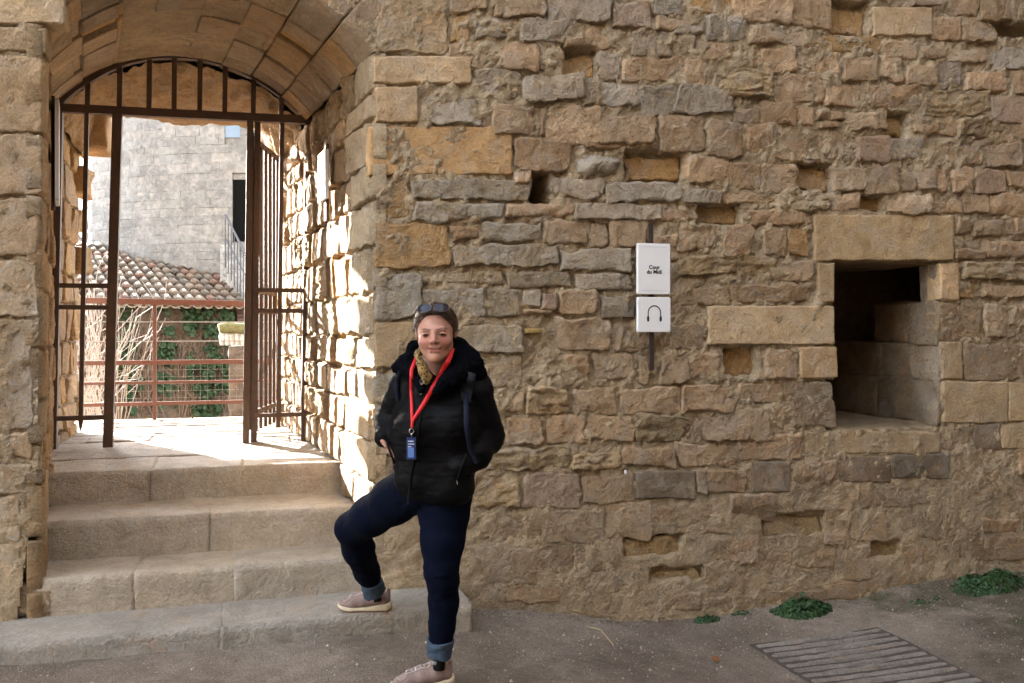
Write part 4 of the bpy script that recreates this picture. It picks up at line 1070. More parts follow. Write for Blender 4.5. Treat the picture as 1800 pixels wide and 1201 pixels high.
def curved_panel(nm, q, rad, mat, parent=tower):
    m = 6; V = []
    for zz in (q[2], q[3]):
        for k in range(m + 1):
            aa = cdir + q[0] + (q[1] - q[0]) * k / m; V.append((TC0[0] + rad * math.cos(aa), TC0[1] + rad * math.sin(aa), zz))
    for zz in (q[2], q[3]):
        for k in range(m + 1):
            aa = cdir + q[0] + (q[1] - q[0]) * k / m; V.append((TC0[0] + (rad - .03) * math.cos(aa), TC0[1] + (rad - .03) * math.sin(aa), zz))
    s_ = m + 1
    F = [(k + 1, k, s_ + k, s_ + k + 1) for k in range(m)] + [(k, k + 1, 2*s_ + k + 1, 2*s_ + k) for k in range(m)] + [(s_ + k + 1, s_ + k, 3*s_ + k, 3*s_ + k + 1) for k in range(m)] + [(0, s_, 3*s_, 2*s_), (m, 2*s_ + m, 3*s_ + m, s_ + m)]
    o = obj(nm, np.array(V), F, mat, smooth=False); under(tower, o); return o
curved_panel("door", door, TR - .03, M['doorway_dark'])  # near-black panel stands in for the shaded door opening
for q in (win, win2):
    w_ = curved_panel("window", q, TR - .02, M['lattice_glass'])
    mb = MB()
    for i in range(-4, 9):
        for s_ in (1, -1):
            pts = []
            for t_ in np.linspace(0, 1, 8):
                aa = q[0] + (q[1] - q[0]) * ((i / 5 + t_ * s_ * .8)); zz = q[2] + (q[3] - q[2]) * t_
                if q[0] <= aa <= q[1]: pts.append((TC0[0] + (TR - .012) * math.cos(cdir + aa), TC0[1] + (TR - .012) * math.sin(cdir + aa), zz))
            if len(pts) > 1: mb.tube(pts, .006, 3)
    o = mb.build("lattice", M['lead']); o.parent = w_; o.matrix_parent_inverse = w_.matrix_parent_inverse
# outer stair and its iron railing
M['dark_iron'] = plain("dark_iron", (0.035, 0.035, 0.04), .5, .4)
sr = empty("stair_railing", tuple(atD(415, 470, 16.2)), "thin dark iron stair railing descending from the tower door", "railing")
def srp(nm, a, b_, wd): under(sr, MB().tube([a, b_], wd, 5).build(nm, M['dark_iron']))
srp("hand_rail", atD(396, 378, 16.4), atD(440, 462, 15.4), .022); srp("lower_rail", atD(397, 420, 16.4), atD(440, 500, 15.4), .014)
for t_ in np.linspace(0, 1, 9):
    a = atD(396, 378, 16.4) * (1 - t_) + atD(440, 462, 15.4) * t_; srp("baluster", a, a - np.array([0, 0, 0.95]), .010)
st = empty("outer_stair", tuple(atD(420, 520, 16)), "grey stone stair wall leading up to the tower door", "stair")
mb = MB()
for t_ in range(7):
    a = atD(404 + t_ * 6, 432 + t_ * 11, 16.9 - t_ * .14); V, F_ = round_box((0.34, 1.0, 1.9), (2, 2, 2), .01)
    o = obj("stair_step", V + a - np.array([0, -.3, 0.95]), F_, M['tower'], color=(0.17, 0.168, 0.16, 0.5)); under(st, o)
# mossy cap and little balustrade at the right
bal = empty("garden_balustrade", tuple(atD(405, 640, 12.2)), "short mossy stone balustrade at the right end of the house wall", "balustrade")
M['moss_cap'] = stone_material("mossy_cap", base=(0.16, 0.16, 0.07), bump=1.2)
a, b_ = atD(384, 578, 12.4), atD(450, 576, 12.8)
V, F_ = round_box((b_[0] - a[0], .5, .14), (12, 6, 4), .04, .03, 6, 2, .02); under(bal, obj("cap", V + (a + b_) / 2, F_, M['moss_cap']))
for k in range(6):
    a = atD(391 + k * 9, 592, 12.5); under(bal, MB().tube([a + (0, 0, .08), a, a - (0, 0, .12)], [.035, .045, .03], 8).build("baluster", M['tower'], smooth=True))
a, b_ = atD(402, 740, 12.4), atD(450, 608, 12.9)
V, F_ = round_box((abs(b_[0] - a[0]), .4, abs(b_[2] - a[2])), (8, 3, 8), .03, .03, 6, 2, .02); o = obj("base_wall", V + (a + b_) / 2, F_, M['render_wall'], color=(.085, .084, .082, .5)); under(bal, o)

# ---- ivy and dead creeper on the house wall
def ivy(patches, label, seed, name="ivy"):
    r = np.random.default_rng(seed); P, N = [], []
    for (x0, y0, x1, y1, n_) in patches:
        for i in range(n_):
            x, y = r.uniform(x0, x1), r.uniform(y0, y1)
            if float(fbm(np.array([x * .06, y * .06, seed]), 3, 4)) + 0.20 - 0.9 * max(abs((x - (x0 + x1) / 2) / (x1 - x0)), .6 * abs((y - (y0 + y1) / 2) / (y1 - y0))) < r.uniform(-.12, .12): continue
            p = on_house(x, y, .28 - r.uniform(.03, .22)); P.append(p); N.append(tuple(-bk + r.normal(0, .55, 3) + (0, 0, .25)))
    V, F = leaves(P, N, 0.105, r)
    root = empty(name, tuple(on_house((patches[0][0] + patches[0][2]) / 2, 740)), label, "ivy", "ivy on the house wall"); under(root, obj("foliage", V, F, M['ivy'], smooth=False))
ivy([(330, 548, 412, 660, 800), (334, 640, 412, 740, 800), (322, 538, 400, 580, 320)], "broad dark green ivy spread over the right of the house wall", 3)
ivy([(206, 540, 240, 650, 330), (200, 640, 250, 730, 200)], "narrow column of ivy climbing behind the gate post", 4)
ivy([(278, 600, 318, 645, 170), (276, 648, 312, 715, 220), (288, 568, 306, 592, 40)], "loose ivy runner just right of the railing post", 5)
ivy([(276, 536, 300, 556, 60)], "tiny tuft of ivy just under the roof edge", 6)
M['twig'] = plain("bare_twig", (0.19, 0.145, 0.115), .85, .2)
M['pale_twig'] = plain("pale_bare_stem", (0.30, 0.265, 0.24), .8, .2)
r = np.random.default_rng(77); mb = MB()
for i in range(260):
    x, y = r.uniform(110, 430), r.uniform(640, 745); pts = []; dx = r.normal(0, 5)
    for k in range(7):
        pts.append(on_house(x, y, .28 - r.uniform(.02, .09))); dx += r.normal(0, 3); x += dx; y -= r.uniform(8, 26)
        if y < 545: break
    if len(pts) > 2: mb.tube(pts, [0.013 * (1 - .1 * j) for j in range(len(pts))], 3, False)
cr = empty("dead_creeper", tuple(on_house(270, 745)), "tangle of leafless creeper stems over the house wall", "creeper")
under(cr, tag(mb.build("stems", M['twig']), kind="stuff"))
bush = empty("bare_shrub", tuple(atD(180, 800, 10.2)), "pale leafless shrub behind the left of the terrace railing", "shrub")
mb = MB()
for i in range(64):
    b0 = atD(r.uniform(128, 212), 770, r.uniform(9.4, 10.6)); ln = r.uniform(.8, 1.75); th = r.normal(.05, .26); ph = r.normal(0, .3); pts = [b0]; q = b0.copy(); dirv = np.array([math.sin(th), ph, math.cos(th)])
    for k in range(6):
        dirv = dirv + r.normal(0, .10, 3) + (0, 0, .06); dirv /= np.linalg.norm(dirv); q = q + dirv * ln / 6; pts.append(q.copy())
        if k in (2, 3, 4) and r.random() < .6:
            q2 = q + (dirv + r.normal(0, .5, 3)) * ln / 6; mb.tube([q, q2, q2 + (dirv + r.normal(0, .3, 3)) * ln / 8], [.005, .004, .003], 3, False)
    mb.tube(pts, [.007, .0065, .006, .005, .004, .003, .002], 4, False)
under(bush, tag(mb.build("branches", M['pale_twig']), kind="stuff"))
# dark planting strip at the foot of the house wall, a far pinkish roof
far = empty("distant_house", tuple(atD(120, 470, 40)), "distant pale house with a pinkish roof seen through the broken jamb", "house")
a = atD(128, 420, 40)
mb = MB().add([a + (-3, 0, -.2), a + (.62, 0, -.2), a + (-.2, 2, .85), a + (-3, 2, .85)], [(0, 1, 2, 3)]); under(far, mb.build("roof", plain("far_roof", (.36, .20, .15), .9, .1, 3, 0, .3)))
mb = MB().box(a[0] - 3, a[0] + .5, a[1] + .2, a[1] + 3, -2.4, a[2] - .22); under(far, mb.build("wall", plain("far_wall", (.5, .46, .40), .9, .1)))
# ================================================================== THE WOMAN ON THE STEPS
import openvdb
from mathutils.bvhtree import BVHTree
def smin(a, b, k):
    h = np.clip(0.5 + 0.5 * (b - a) / k, 0, 1); return b * (1 - h) + a * h - k * h * (1 - h)
def smax(a, b, k): return -smin(-a, -b, k)
def s_caps(P, a, b, ra, rb):
    a, b = np.asarray(a, float), np.asarray(b, float); d = b - a; L2 = max(float(d @ d), 1e-12)
    t = np.clip(((P - a) @ d) / L2, 0, 1)
    return np.linalg.norm(P - a - t[..., None] * d, axis=-1) - (ra + (rb - ra) * t)
def s_ell(P, c, r):
    r = np.asarray(r, float); q = (P - np.asarray(c, float)); k0 = np.linalg.norm(q / r, axis=-1); k1 = np.linalg.norm(q / (r * r), axis=-1)
    return k0 * (k0 - 1) / np.maximum(k1, 1e-9)
def sdf_mesh(fn, lo, hi, vox):
    lo, hi = np.asarray(lo, float), np.asarray(hi, float); n = np.ceil((hi - lo) / vox).astype(int) + 1
    ax = [lo[i] + np.arange(n[i]) * vox for i in range(3)]
    D = np.empty(n, np.float32)
    for s0 in range(0, n[0], 16):
        g = np.stack(np.meshgrid(ax[0][s0:s0 + 16], ax[1], ax[2], indexing='ij'), -1); D[s0:s0 + 16] = fn(g)
    g = openvdb.FloatGrid(background=1.0); g.copyFromArray(np.ascontiguousarray(D / vox))
    P, Q = g.convertToQuads(isovalue=0.0)
    P = lo + P * vox; Q = np.array(Q, np.int64)
    a, b, c = P[Q[:, 0]], P[Q[:, 1]], P[Q[:, 2]]
    if np.einsum('ij,ij->i', a - P.mean(0), np.cross(b - a, c - a)).sum() < 0: Q = Q[:, ::-1]
    return P, Q
def smooth_pts(P, Q, it=2, lam=0.5):
    E = np.concatenate([Q[:, [0, 1]], Q[:, [1, 2]], Q[:, [2, 3]], Q[:, [3, 0]]]); n = len(P)
    for _ in range(it):
        acc = np.zeros_like(P); cnt = np.zeros(n)
        for k in range(3): acc[:, k] = np.bincount(E[:, 0], P[E[:, 1], k], n) + np.bincount(E[:, 1], P[E[:, 0], k], n)
        cnt = np.bincount(E[:, 0], minlength=n) + np.bincount(E[:, 1], minlength=n)
        P = P + lam * (acc / np.maximum(cnt, 1)[:, None] - P)
    return P
def set_colors(me, C):
    at = me.color_attributes.new("Col", 'FLOAT_COLOR', 'POINT')
    at.data.foreach_set("color", np.concatenate([C, np.ones((len(C), 1))], 1).astype(np.float32).ravel())
def col_mat(name, rough, spec=.4, sss=0.0, bump=None):
    m, nt, bs = mat_new(name); b = NB(nt); a = b.n("ShaderNodeAttribute"); a.attribute_name = "Col"
    c = a.outputs["Color"]
    if bump:
        n = b.noise(b.coord(), bump[0], 3, .6); b.l(b.bump(n, bump[1]), bs.inputs["Normal"]); c = b.mix(.25, c, b.ramp(n, [(.3, .7), (.7, 1.25)]), 'MULTIPLY')
    b.l(c, bs.inputs["Base Color"]); bs.inputs["Roughness"].default_value = rough; bs.inputs["Specular IOR Level"].default_value = spec
    if sss: bs.inputs["Subsurface Weight"].default_value = sss; bs.inputs["Subsurface Radius"].default_value = (.012, .004, .002); bs.inputs["Subsurface Scale"].default_value = 0.6
    return m
def cloth(name, col, rough, scale, dist, spec=.25, var=.3):
    m, nt, bs = mat_new(name); b = NB(nt); v = b.coord(); n = b.noise(v, scale, 5, .65); n2 = b.noise(v, 5, 3)
    c = b.mix(1.0, col, b.ramp(n, [(.3, 1 - var), (.7, 1 + var)]), 'MULTIPLY'); c = b.mix(.5, c, b.ramp(n2, [(.35, .7), (.65, 1.3)]), 'MULTIPLY')
    b.l(c, bs.inputs["Base Color"]); bs.inputs["Roughness"].default_value = rough; bs.inputs["Specular IOR Level"].default_value = spec
    b.l(b.bump(n, dist), bs.inputs["Normal"]); return m
M['skin'] = col_mat("skin", .48, .35, .12, (420, .0006))
M['jacket'] = cloth("black_quilted_nylon", (.0020, .0020, .0028), .62, 60, .003, .1, .2)
M['fur'] = cloth("black_fleece", (.0026, .0030, .0050), .95, 160, .012, .04, .6)
M['jeans'] = cloth("dark_denim", (.0017, .0031, .0100), .9, 320, .0012, .06, .35)
M['denim_in'] = cloth("turned_up_denim", (.045, .066, .100), .9, 320, .0015, .15, .3)
M['red'] = plain("red_ribbon", (.55, .016, .020), .5, .3, 300, .0005, .15)
M['steel'] = plain("bright_steel", (.55, .55, .56), .25, .6); M['steel'].node_tree.nodes["Principled BSDF"].inputs["Metallic"].default_value = 1
M['shoe'] = cloth("taupe_mesh_shoe", (.205, .150, .135), .85, 220, .002, .2, .25)
M['shoe_trim'] = cloth("grey_shoe_trim", (.30, .245, .225), .7, 200, .001, .3, .2)
M['sole'] = plain("cream_sole", (.50, .42, .30), .6, .3, 30, .001, .1)
M['outsole'] = plain("rust_outsole", (.22, .085, .055), .8, .2)
M['sock'] = plain("black_sock", (.012, .012, .014), .9, .1)
M['dot'] = plain("grey_sock_dot", (.35, .38, .42), .9, .1)
PD = 3.84
def pt(px, py, d=PD): return atD(px, py, d)
def rm(r, d=PD): return r * d / FPX
LOOK = -ray(765, 590) * np.array([1, 1, 0]); LOOK /= np.linalg.norm(LOOK)
root = empty("person", tuple(onZ(745, 1196, 0.0)), "woman in a black jacket and dark jeans, one foot up on the lowest step", "person")
def add_part(nm, P, Q, mat, cols=None, parent=root, smooth=True):
    me = mesh_from(nm, P, Q, mat, smooth)
    if cols is not None: set_colors(me, cols)
    o = link(nm, me)
    if parent is root: under(root, o)
    else: o.parent = parent
    return o
# ---- head (local: x to the picture's right, y away from the camera, z up)
HC = pt(766.0, 584.0, 3.80)
yaw, roll, pitch = R(5.0), R(2.5), R(-7)
def head_basis():
    z = Vector((0, 0, 1)); f = Vector(LOOK); rt = f.cross(z) * -1                # f: towards the camera
    m = Matrix((( -f.cross(z)).normalized(), (-f), z)).transposed()
    m = Matrix.Rotation(-yaw, 3, 'Z') @ m
    return m @ Matrix.Rotation(-roll, 3, 'Y') @ Matrix.Rotation(-pitch, 3, 'X')
HB = np.array(head_basis())
if (HB[:, 0] @ RT) < 0: HB[:, 0] *= -1
def to_head(W): return (W - HC) @ HB
def from_head(L): return HC + np.asarray(L) @ HB.T
SC = 1.03
cran_c, cran_r = (0, .020, .030), (.0765, .098, .082)
def f_head(L):
    d = s_ell(L, cran_c, cran_r)
    d = smin(d, s_ell(L, (0, -.028, -.028), (.0655, .070, .080)), .03)
    for s in (1, -1):
        d = smin(d, s_ell(L, (s * .036, -.064, -.030), (.030, .0275, .024)), .018)             # smiling cheeks
        d = smin(d, s_caps(L, (s * .043, -.008, -.058), (s * .013, -.066, -.090), .018, .018), .03)  # jaw
    d = smin(d, s_ell(L, (0, -.079, -.092), (.020, .017, .016)), .018)
    d = smin(d, s_caps(L, (-.038, -.083, .020), (.038, -.083, .020), .0095, .0095), .014)       # brow
    for s in (1, -1): d = smax(d, -s_ell(L, (s * .033, -.104, .0025), (.0180, .0165, .0105)), .010)
    for s in (1, -1): d = smin(d, s_ell(L, (s * .033, -.0825, .0015), (.0160, .0115, .0100)), .004)
    d = smin(d, s_caps(L, (0, -.092, .012), (0, -.1125, -.0215), .0066, .0112), .010)          # nose
    for s in (1, -1): d = smin(d, s_ell(L, (s * .0120, -.1015, -.0265), (.0080, .010, .0066)), .006)
    # smile: lips follow an arc, corners up
    for s in (1, -1): d = smax(d, -s_caps(L, (0, -.1065, -.0580), (s * .015, -.1050, -.0560), .0024, .0024), .005); d = smax(d, -s_caps(L, (s * .015, -.1050, -.0560), (s * .0275, -.0965, -.0495), .0024, .0022), .005)
    d = smin(d, s_caps(L, (-.019, -.0935, -.0500), (.019, -.0935, -.0500), .0040, .0040), .006)
    d = smin(d, s_caps(L, (-.017, -.0930, -.0635), (.017, -.0930, -.0635), .0044, .0044), .008)
    for s in (1, -1): d = smax(d, -s_caps(L, (s * .0185, -.1070, -.027), (s * .0325, -.0960, -.050), .0024, .0024), .005)   # laughter folds
    for s in (1, -1):                                                                          # ears
        e = s_ell(L, (s * .0775, .010, .000), (.009, .019, .030)); e = smax(e, -s_ell(L, (s * .087, .004, .003), (.007, .010, .018)), .005); d = smin(d, e, .008)
    d = smin(d, s_caps(L, (0, .022, -.060), (0, .042, -.190), .047, .054), .025)               # neck
    d = smin(d, s_ell(L, (0, .080, -.215), (.065, .050, .05)), .05)                             # top of the chest and shoulders
    return d
P, Q = sdf_mesh(lambda g: f_head(g), (-.18, -.15, -.275), (.18, .155, .14), .0024)
P = smooth_pts(P, Q, 1, .4)
x, y, z = P.T
ax_ = np.abs(x)
C = np.tile(np.array([.365, .185, .132]), (len(P), 1))
def paint(mask, col):
    global C
    C = C * (1 - mask[:, None]) + np.array(col) * mask[:, None]
nz = fbm(P * 60, 3, 4)
C *= (1 + .10 * nz)[:, None]
g2 = lambda a, s: np.exp(-(a / s) ** 2)
paint(.60 * g2(np.sqrt((ax_ - .040) ** 2 + (z + .022) ** 2), .024) * (y < -.03), (.36, .120, .090))
paint(.45 * g2(np.sqrt(x ** 2 + (z + .018) ** 2), .014) * (y < -.09), (.36, .125, .092))
lipz = -.0580 + .0085 * (x / .0275) ** 2
paint(.75 * sstep(.0080, .0052, np.abs(z - lipz + .001)) * sstep(.031, .026, ax_) * (y < -.07), (.30, .095, .082))
paint(.92 * sstep(.0032, .0014, np.abs(z - lipz)) * sstep(.031, .027, ax_) * (y < -.08), (.16, .05, .04))  # shade of the mouth crease painted between the lips
bz = .0205 + .0050 * g2(ax_ - .036, .014) - .0040 * sstep(.044, .056, ax_)
paint(.9 * sstep(.0038, .0014, np.abs(z - bz)) * sstep(.010, .014, ax_) * sstep(.056, .049, ax_) * (y < -.05), (.075, .035, .022))
paint(.45 * g2(np.sqrt(((ax_ - .033) / 1.5) ** 2 + (z - .002) ** 2), .009) * (y < -.06), (.27, .12, .085))  # eye sockets painted darker, as their shade
paint(.9 * sstep(.0065, .004, np.sqrt((ax_ - .0085) ** 2 + (z + .030) ** 2)) * (y < -.10) * (z < -.026), (.12, .04, .03))  # shade of the nostrils painted into the skin colour
body = add_part("body", from_head(P * SC), Q, M['skin'], C)
# eyes: narrowed by the smile
def blob(c, r, nu=20, nv=12):
    a = np.linspace(0, np.pi, nv); b = np.linspace(0, 2 * np.pi, nu, endpoint=False); A, B = np.meshgrid(a, b, indexing='ij')
    V = np.stack([np.sin(A) * np.cos(B), np.cos(A), np.sin(A) * np.sin(B)], -1).reshape(-1, 3) * r + c
    F = [(i * nu + j, i * nu + (j + 1) % nu, (i + 1) * nu + (j + 1) % nu, (i + 1) * nu + j) for i in range(nv - 1) for j in range(nu)]
    return V, np.array(F)
M['eye'] = col_mat("eye", .12, .6); M['lash'] = plain("dark_lashes", (.018, .010, .008), .8, .2)
for s in (1, -1):
    c = np.array([s * .033, -.0905, .0010]); V, F = blob(c, np.array([.0122, .0062, .0033]), 36, 28)
    rr = np.sqrt((V[:, 0] - c[0] + .0006) ** 2 + ((V[:, 2] - c[2]) * 1.0) ** 2)
    cc = np.where((rr < .0022)[:, None], (.006, .005, .005), np.where((rr < .0060)[:, None], (.022, .013, .009), (.30, .26, .235)))
    add_part("eye", from_head(V * SC), F, M['eye'], cc)
    pts = [(s * .033 + u * .0140, -.0975 + .010 * u * u, .0052 - .0046 * u * u - .0014 * max(0, u * s)) for u in np.linspace(-1, 1, 11)]
    mb = MB().tube([from_head(np.array(q) * SC) for q in pts], [.0008] + [.0019] * 9 + [.0008], 5)
    pts = [(s * .033 + u * .0125, -.0962 + .010 * u * u, -.0034 + .0036 * u * u) for u in np.linspace(-1, 1, 9)]
    mb.tube([from_head(np.array(q) * SC) for q in pts], .0006, 4)
    under(root, mb.build("lashes", M['lash'], smooth=True))
# hair, pulled back
def f_hair(L):
    n = fbm(L * np.array([110, 20, 45.]), 2, 5) * .0045 + fbm(L * 28, 2, 8) * .002
    d = s_ell(L, (0, .024, .028), (.0875, .106, .0900)) + n
    d = smin(d, s_ell(L, (0, .105, .02), (.045, .035, .045)), .03)
    p0 = np.array([0, -.074, .087]); nn = np.array([0, -.105, -.115]); nn = nn / np.linalg.norm(nn)
    line = (L - p0) @ nn + .030 * np.clip(np.abs(L[..., 0]) / .07, 0, 1) ** 2 * 0 + fbm(L * 55, 2, 6) * .004
    line = line - .016 * np.clip((np.abs(L[..., 0]) - .028) / .035, 0, 1)
    line = np.minimum(line, np.maximum(-.022 - L[..., 1], -.030 - L[..., 2])); line = np.minimum(line, .030 - L[..., 1])
    d = smax(d, line, .006)
    ear = s_ell(L, (0, .004, -.016), (.12, .014, .018)); d = smax(d, -ear, .006)
    return smax(d, -(L[..., 2] + .075), .01)
P, Q = sdf_mesh(f_hair, (-.11, -.12, -.10), (.11, .16, .15), .0026)
x, y, z = P.T; st = fbm(P * np.array([190, 22, 60.]), 3, 12)
C = np.array([.045, .024, .015]) * (1 + 1.2 * st)[:, None].clip(.25, 2.2)
gm = .45 * np.clip(sstep(-.01, -.075, x) * sstep(.06, .0, z) + .9 * sstep(-.055, -.085, y) * sstep(.045, .0, np.abs(x)), 0, 1)
C = C * (1 - gm[:, None]) + np.array([.21, .165, .14]) * gm[:, None] * (1 + .6 * st)[:, None]
M['hair'] = col_mat("brown_hair", .6, .2, 0, (300, .001))
hair = add_part("hair", from_head(P * SC), Q, M['hair'], C)
# single strands drawn back over the head
r = np.random.default_rng(6); ec, er = np.array([0, .024, .028]), np.array([.0885, .1065, .0912])
for nm, cl, cnt in (("dark", (.032, .018, .012), 280), ("brown", (.105, .062, .040), 260), ("grey", (.22, .17, .14), 100)):
    M['strand_' + nm] = plain("hair_strand_" + nm, cl, .4, .4); mb = MB()
    for i in range(cnt):
        a = r.uniform(-.62, .62) * math.pi; tz = r.normal(0, .02)
        s0 = np.array([math.sin(a) * .95, -.93 + .72 * abs(a / 1.95) ** 1.4 + r.normal(0, .04), math.cos(a) * .62 + .06]); s0 /= np.linalg.norm(s0)
        if nm == "grey" and not (a < -.5 or abs(a) < .5): continue
        e0 = np.array([r.normal(0, .25), 1.0, r.normal(-.1, .2)]); e0 /= np.linalg.norm(e0); om = math.acos(np.clip(s0 @ e0, -1, 1)); lift = r.uniform(1.0, 1.022)
        pts = [ec + er * lift * (1.0 + .006 * math.sin(9 * t_ + i)) * (math.sin((1 - t_) * om) * s0 + math.sin(t_ * om) * e0) / math.sin(om) for t_ in np.linspace(0, .75, 9)]
        mb.tube([from_head(q * SC) for q in pts], [.0003] + [.0008] * 7 + [.0003], 3, False)
    o = mb.build("hair_strands", M['strand_' + nm], smooth=True); o.parent = hair; tag(o, kind="stuff")

# ---- jacket
def chain(P, pts, k):
    d = None
    for (a, b) in zip(pts[:-1], pts[1:]):
        q = s_caps(P, a[0], b[0], a[1], b[1]); d = q if d is None else smin(d, q, k)
    return d
def J(px, py, r, dd=0.0): return (pt(px, py, PD + dd), rm(r, PD + dd))
A_L = [J(706, 682, 25, .06), J(684, 738, 22, .12), J(676, 768, 17.5, .03)]
A_R = [J(838, 688, 29, .05), J(858, 768, 27, .12), J(836, 800, 25, .02), J(808, 820, 18, -.06)]
def quilt(P, d):
    gz_ = P[..., 2] * 1.0 + .02 * fbm(P * 4, 2, 3)
    line = np.abs((gz_ / .062) % 1.0 - .5) * .062
    return d + .0022 * np.exp(-(line / .004) ** 2) - .001
def f_jacket(P):
    t = smin(chain(P, [J(741, 690, 40, .06), J(738, 760, 49, .04), J(737, 835, 45, .03)], .05), chain(P, [J(795, 690, 42, .06), J(792, 760, 50, .04), J(788, 850, 47, .03)], .05), .06)
    t = smin(t, s_caps(P, *[q for q in (J(712, 676, 27, .07)[0], J(832, 676, 29, .07)[0])], rm(26), rm(29)), .05)
    for c in (J(742, 742, 36, -.045), J(792, 745, 37, -.045)): t = smin(t, np.linalg.norm(P - c[0], axis=-1) - c[1], .06)
    t = smin(t, s_caps(P, pt(748, 690, PD - .03), pt(748, 665, PD + .02), rm(28), rm(24)), .04)
    al, ar = chain(P, A_L, .03), chain(P, A_R, .035)
    t2 = smin(t, smin(al, ar, .01), .018)
    t2 = quilt(P, t2) + fbm(P * np.array([6, 6, 10.]), 3, 41) * .008 + fbm(P * np.array([15, 15, 40.]), 3, 42) * .0035
    rid = .62 - np.abs(fbm(P * np.array([13, 13, 27.]), 3, 51))                  # creases, strongest at the elbows and waist
    el = sum(np.exp(-(np.linalg.norm(P - c, axis=-1) / .10) ** 2) for c in (A_L[1][0], A_R[1][0], A_R[2][0], pt(720, 800, PD - .05), pt(800, 860, PD - .05)))
    t2 = t2 - (rid - .45) * (.0012 + .008 * np.clip(el, 0, 1))
    zc = P[..., 2]
    hem = pt(760, 888, PD)[2]
    up = (P @ RT - pt(716, 888) @ RT)
    hz = hem + np.clip(-up, 0, 1) * 1.35 + .004 * np.sin(up * 60)
    t2 = smax(t2, hz - zc, .010)
    neck = s_caps(P, pt(757, 655, 3.74), pt(764, 600, 3.84), rm(18), rm(30)); t2 = smax(t2, -neck, .012)
    v = s_caps(P, pt(748, 690, 3.66), pt(757, 640, 3.66), rm(3), rm(18)); t2 = smax(t2, -v, .010)
    return t2
lo = pt(640, 905, 3.95); hi = pt(910, 610, 3.95)
cen = pt(770, 760, PD + .04)
blo, bhi = cen - (.38, .34, .36), cen + (.38, .34, .40)
P, Q = sdf_mesh(f_jacket, blo, bhi, .0058); P = smooth_pts(P, Q, 1, .4)
jacket = add_part("jacket", P, Q, M['jacket'])
bv = BVHTree.FromPolygons([Vector(p) for p in P], [tuple(int(i) for i in q) for q in Q])
# fleece collar: open, folded out over the shoulders
def f_fur(P):
    d = chain(P, [J(700, 646, 11, .0), J(716, 636, 14, .0), J(729, 613, 12, .04), J(748, 604, 12, .14), J(786, 600, 12, .14), J(808, 609, 15, .04), J(827, 637, 19, .01), J(842, 655, 14, .03)], .02)
    d = smin(d, chain(P, [J(708, 645, 13, -.02), J(727, 655, 12, -.05), J(741, 685, 6, -.115)], .02), .02)
    d = smin(d, chain(P, [J(822, 645, 17, -.02), J(797, 662, 17, -.06), J(768, 688, 9, -.11)], .02), .03)
    d = smin(d, chain(P, [J(805, 625, 14, -.01), J(812, 655, 18, -.03)], .02), .03)
    return d + fbm(P * 26, 3, 5) * .010 + fbm(P * 90, 2, 6) * .005
P, Q = sdf_mesh(f_fur, cen + (-.24, -.30, .10), cen + (.26, .26, .46), .0045)
fur = add_part("fleece_collar", P, Q, M['fur'])
bvf = BVHTree.FromPolygons([Vector(p) for p in P], [tuple(int(i) for i in q) for q in Q])
# ---- jeans
def K(px, py, r, d): return (pt(px, py, d), rm(r, d))
LEG_L = [K(735, 852, 45, 3.92), K(692, 881, 39.5, 4.02), K(652, 907, 34.5, 4.14), K(619, 929, 28.5, 4.26), K(630, 965, 27.5, 4.36), K(645, 1005, 21.5, 4.47), K(652, 1022, 17.5, 4.50)]
LEG_R = [K(786, 860, 47, 3.92), K(781, 905, 43.5, 3.91), K(778, 950, 38.5, 3.88), K(776, 1000, 30, 3.86), K(778, 1020, 28, 3.87), K(780, 1058, 26.5, 3.90), K(777, 1100, 24, 3.91), K(774, 1130, 20, 3.91)]
def f_jeans(P):
    l, r_ = chain(P, LEG_L, .03), chain(P, LEG_R, .02)
    d = smin(l, r_, .022)
    d = smin(d, s_caps(P, pt(745, 840, 3.92), pt(785, 840, 3.92), rm(44), rm(46)), .04)
    kz = pt(775, 1018, 3.87); q = P - kz
    knee = np.exp(-(q[..., 2] / .055) ** 2)
    lf = fbm(P * np.array([6, 6, 30.]), 3, 7)
    rid = .6 - np.abs(fbm(P * np.array([15, 15, 42.]), 3, 57))
    mk = sum(np.exp(-(np.linalg.norm(P - c, axis=-1) / s_) ** 2) for c, s_ in ((pt(735, 900, 3.86), .13), (pt(640, 955, 4.28), .10), (pt(650, 1015, 4.48), .09), (pt(776, 1015, 3.83), .10), (pt(775, 1110, 3.9), .10)))
    d = d - (rid - .42) * (.001 + .009 * np.clip(mk, 0, 1))
    return d + lf * (.0020 + .007 * knee) + fbm(P * np.array([16, 16, 7.]), 3, 3) * .0035
jlo = np.minimum(pt(590, 1150, 4.6), pt(590, 1150, 3.7)) - .12; 
P, Q = sdf_mesh(f_jeans, (pt(575, 1000, 4.3)[0] - .02, CAMP[1] + 3.45, pt(770, 1145, 3.91)[2]), (pt(850, 900, 3.95)[0] + .04, CAMP[1] + 4.75, pt(770, 830, 3.9)[2] + .05), .0062)
P = smooth_pts(P, Q, 1, .4); add_part("jeans", P, Q, M['jeans'])
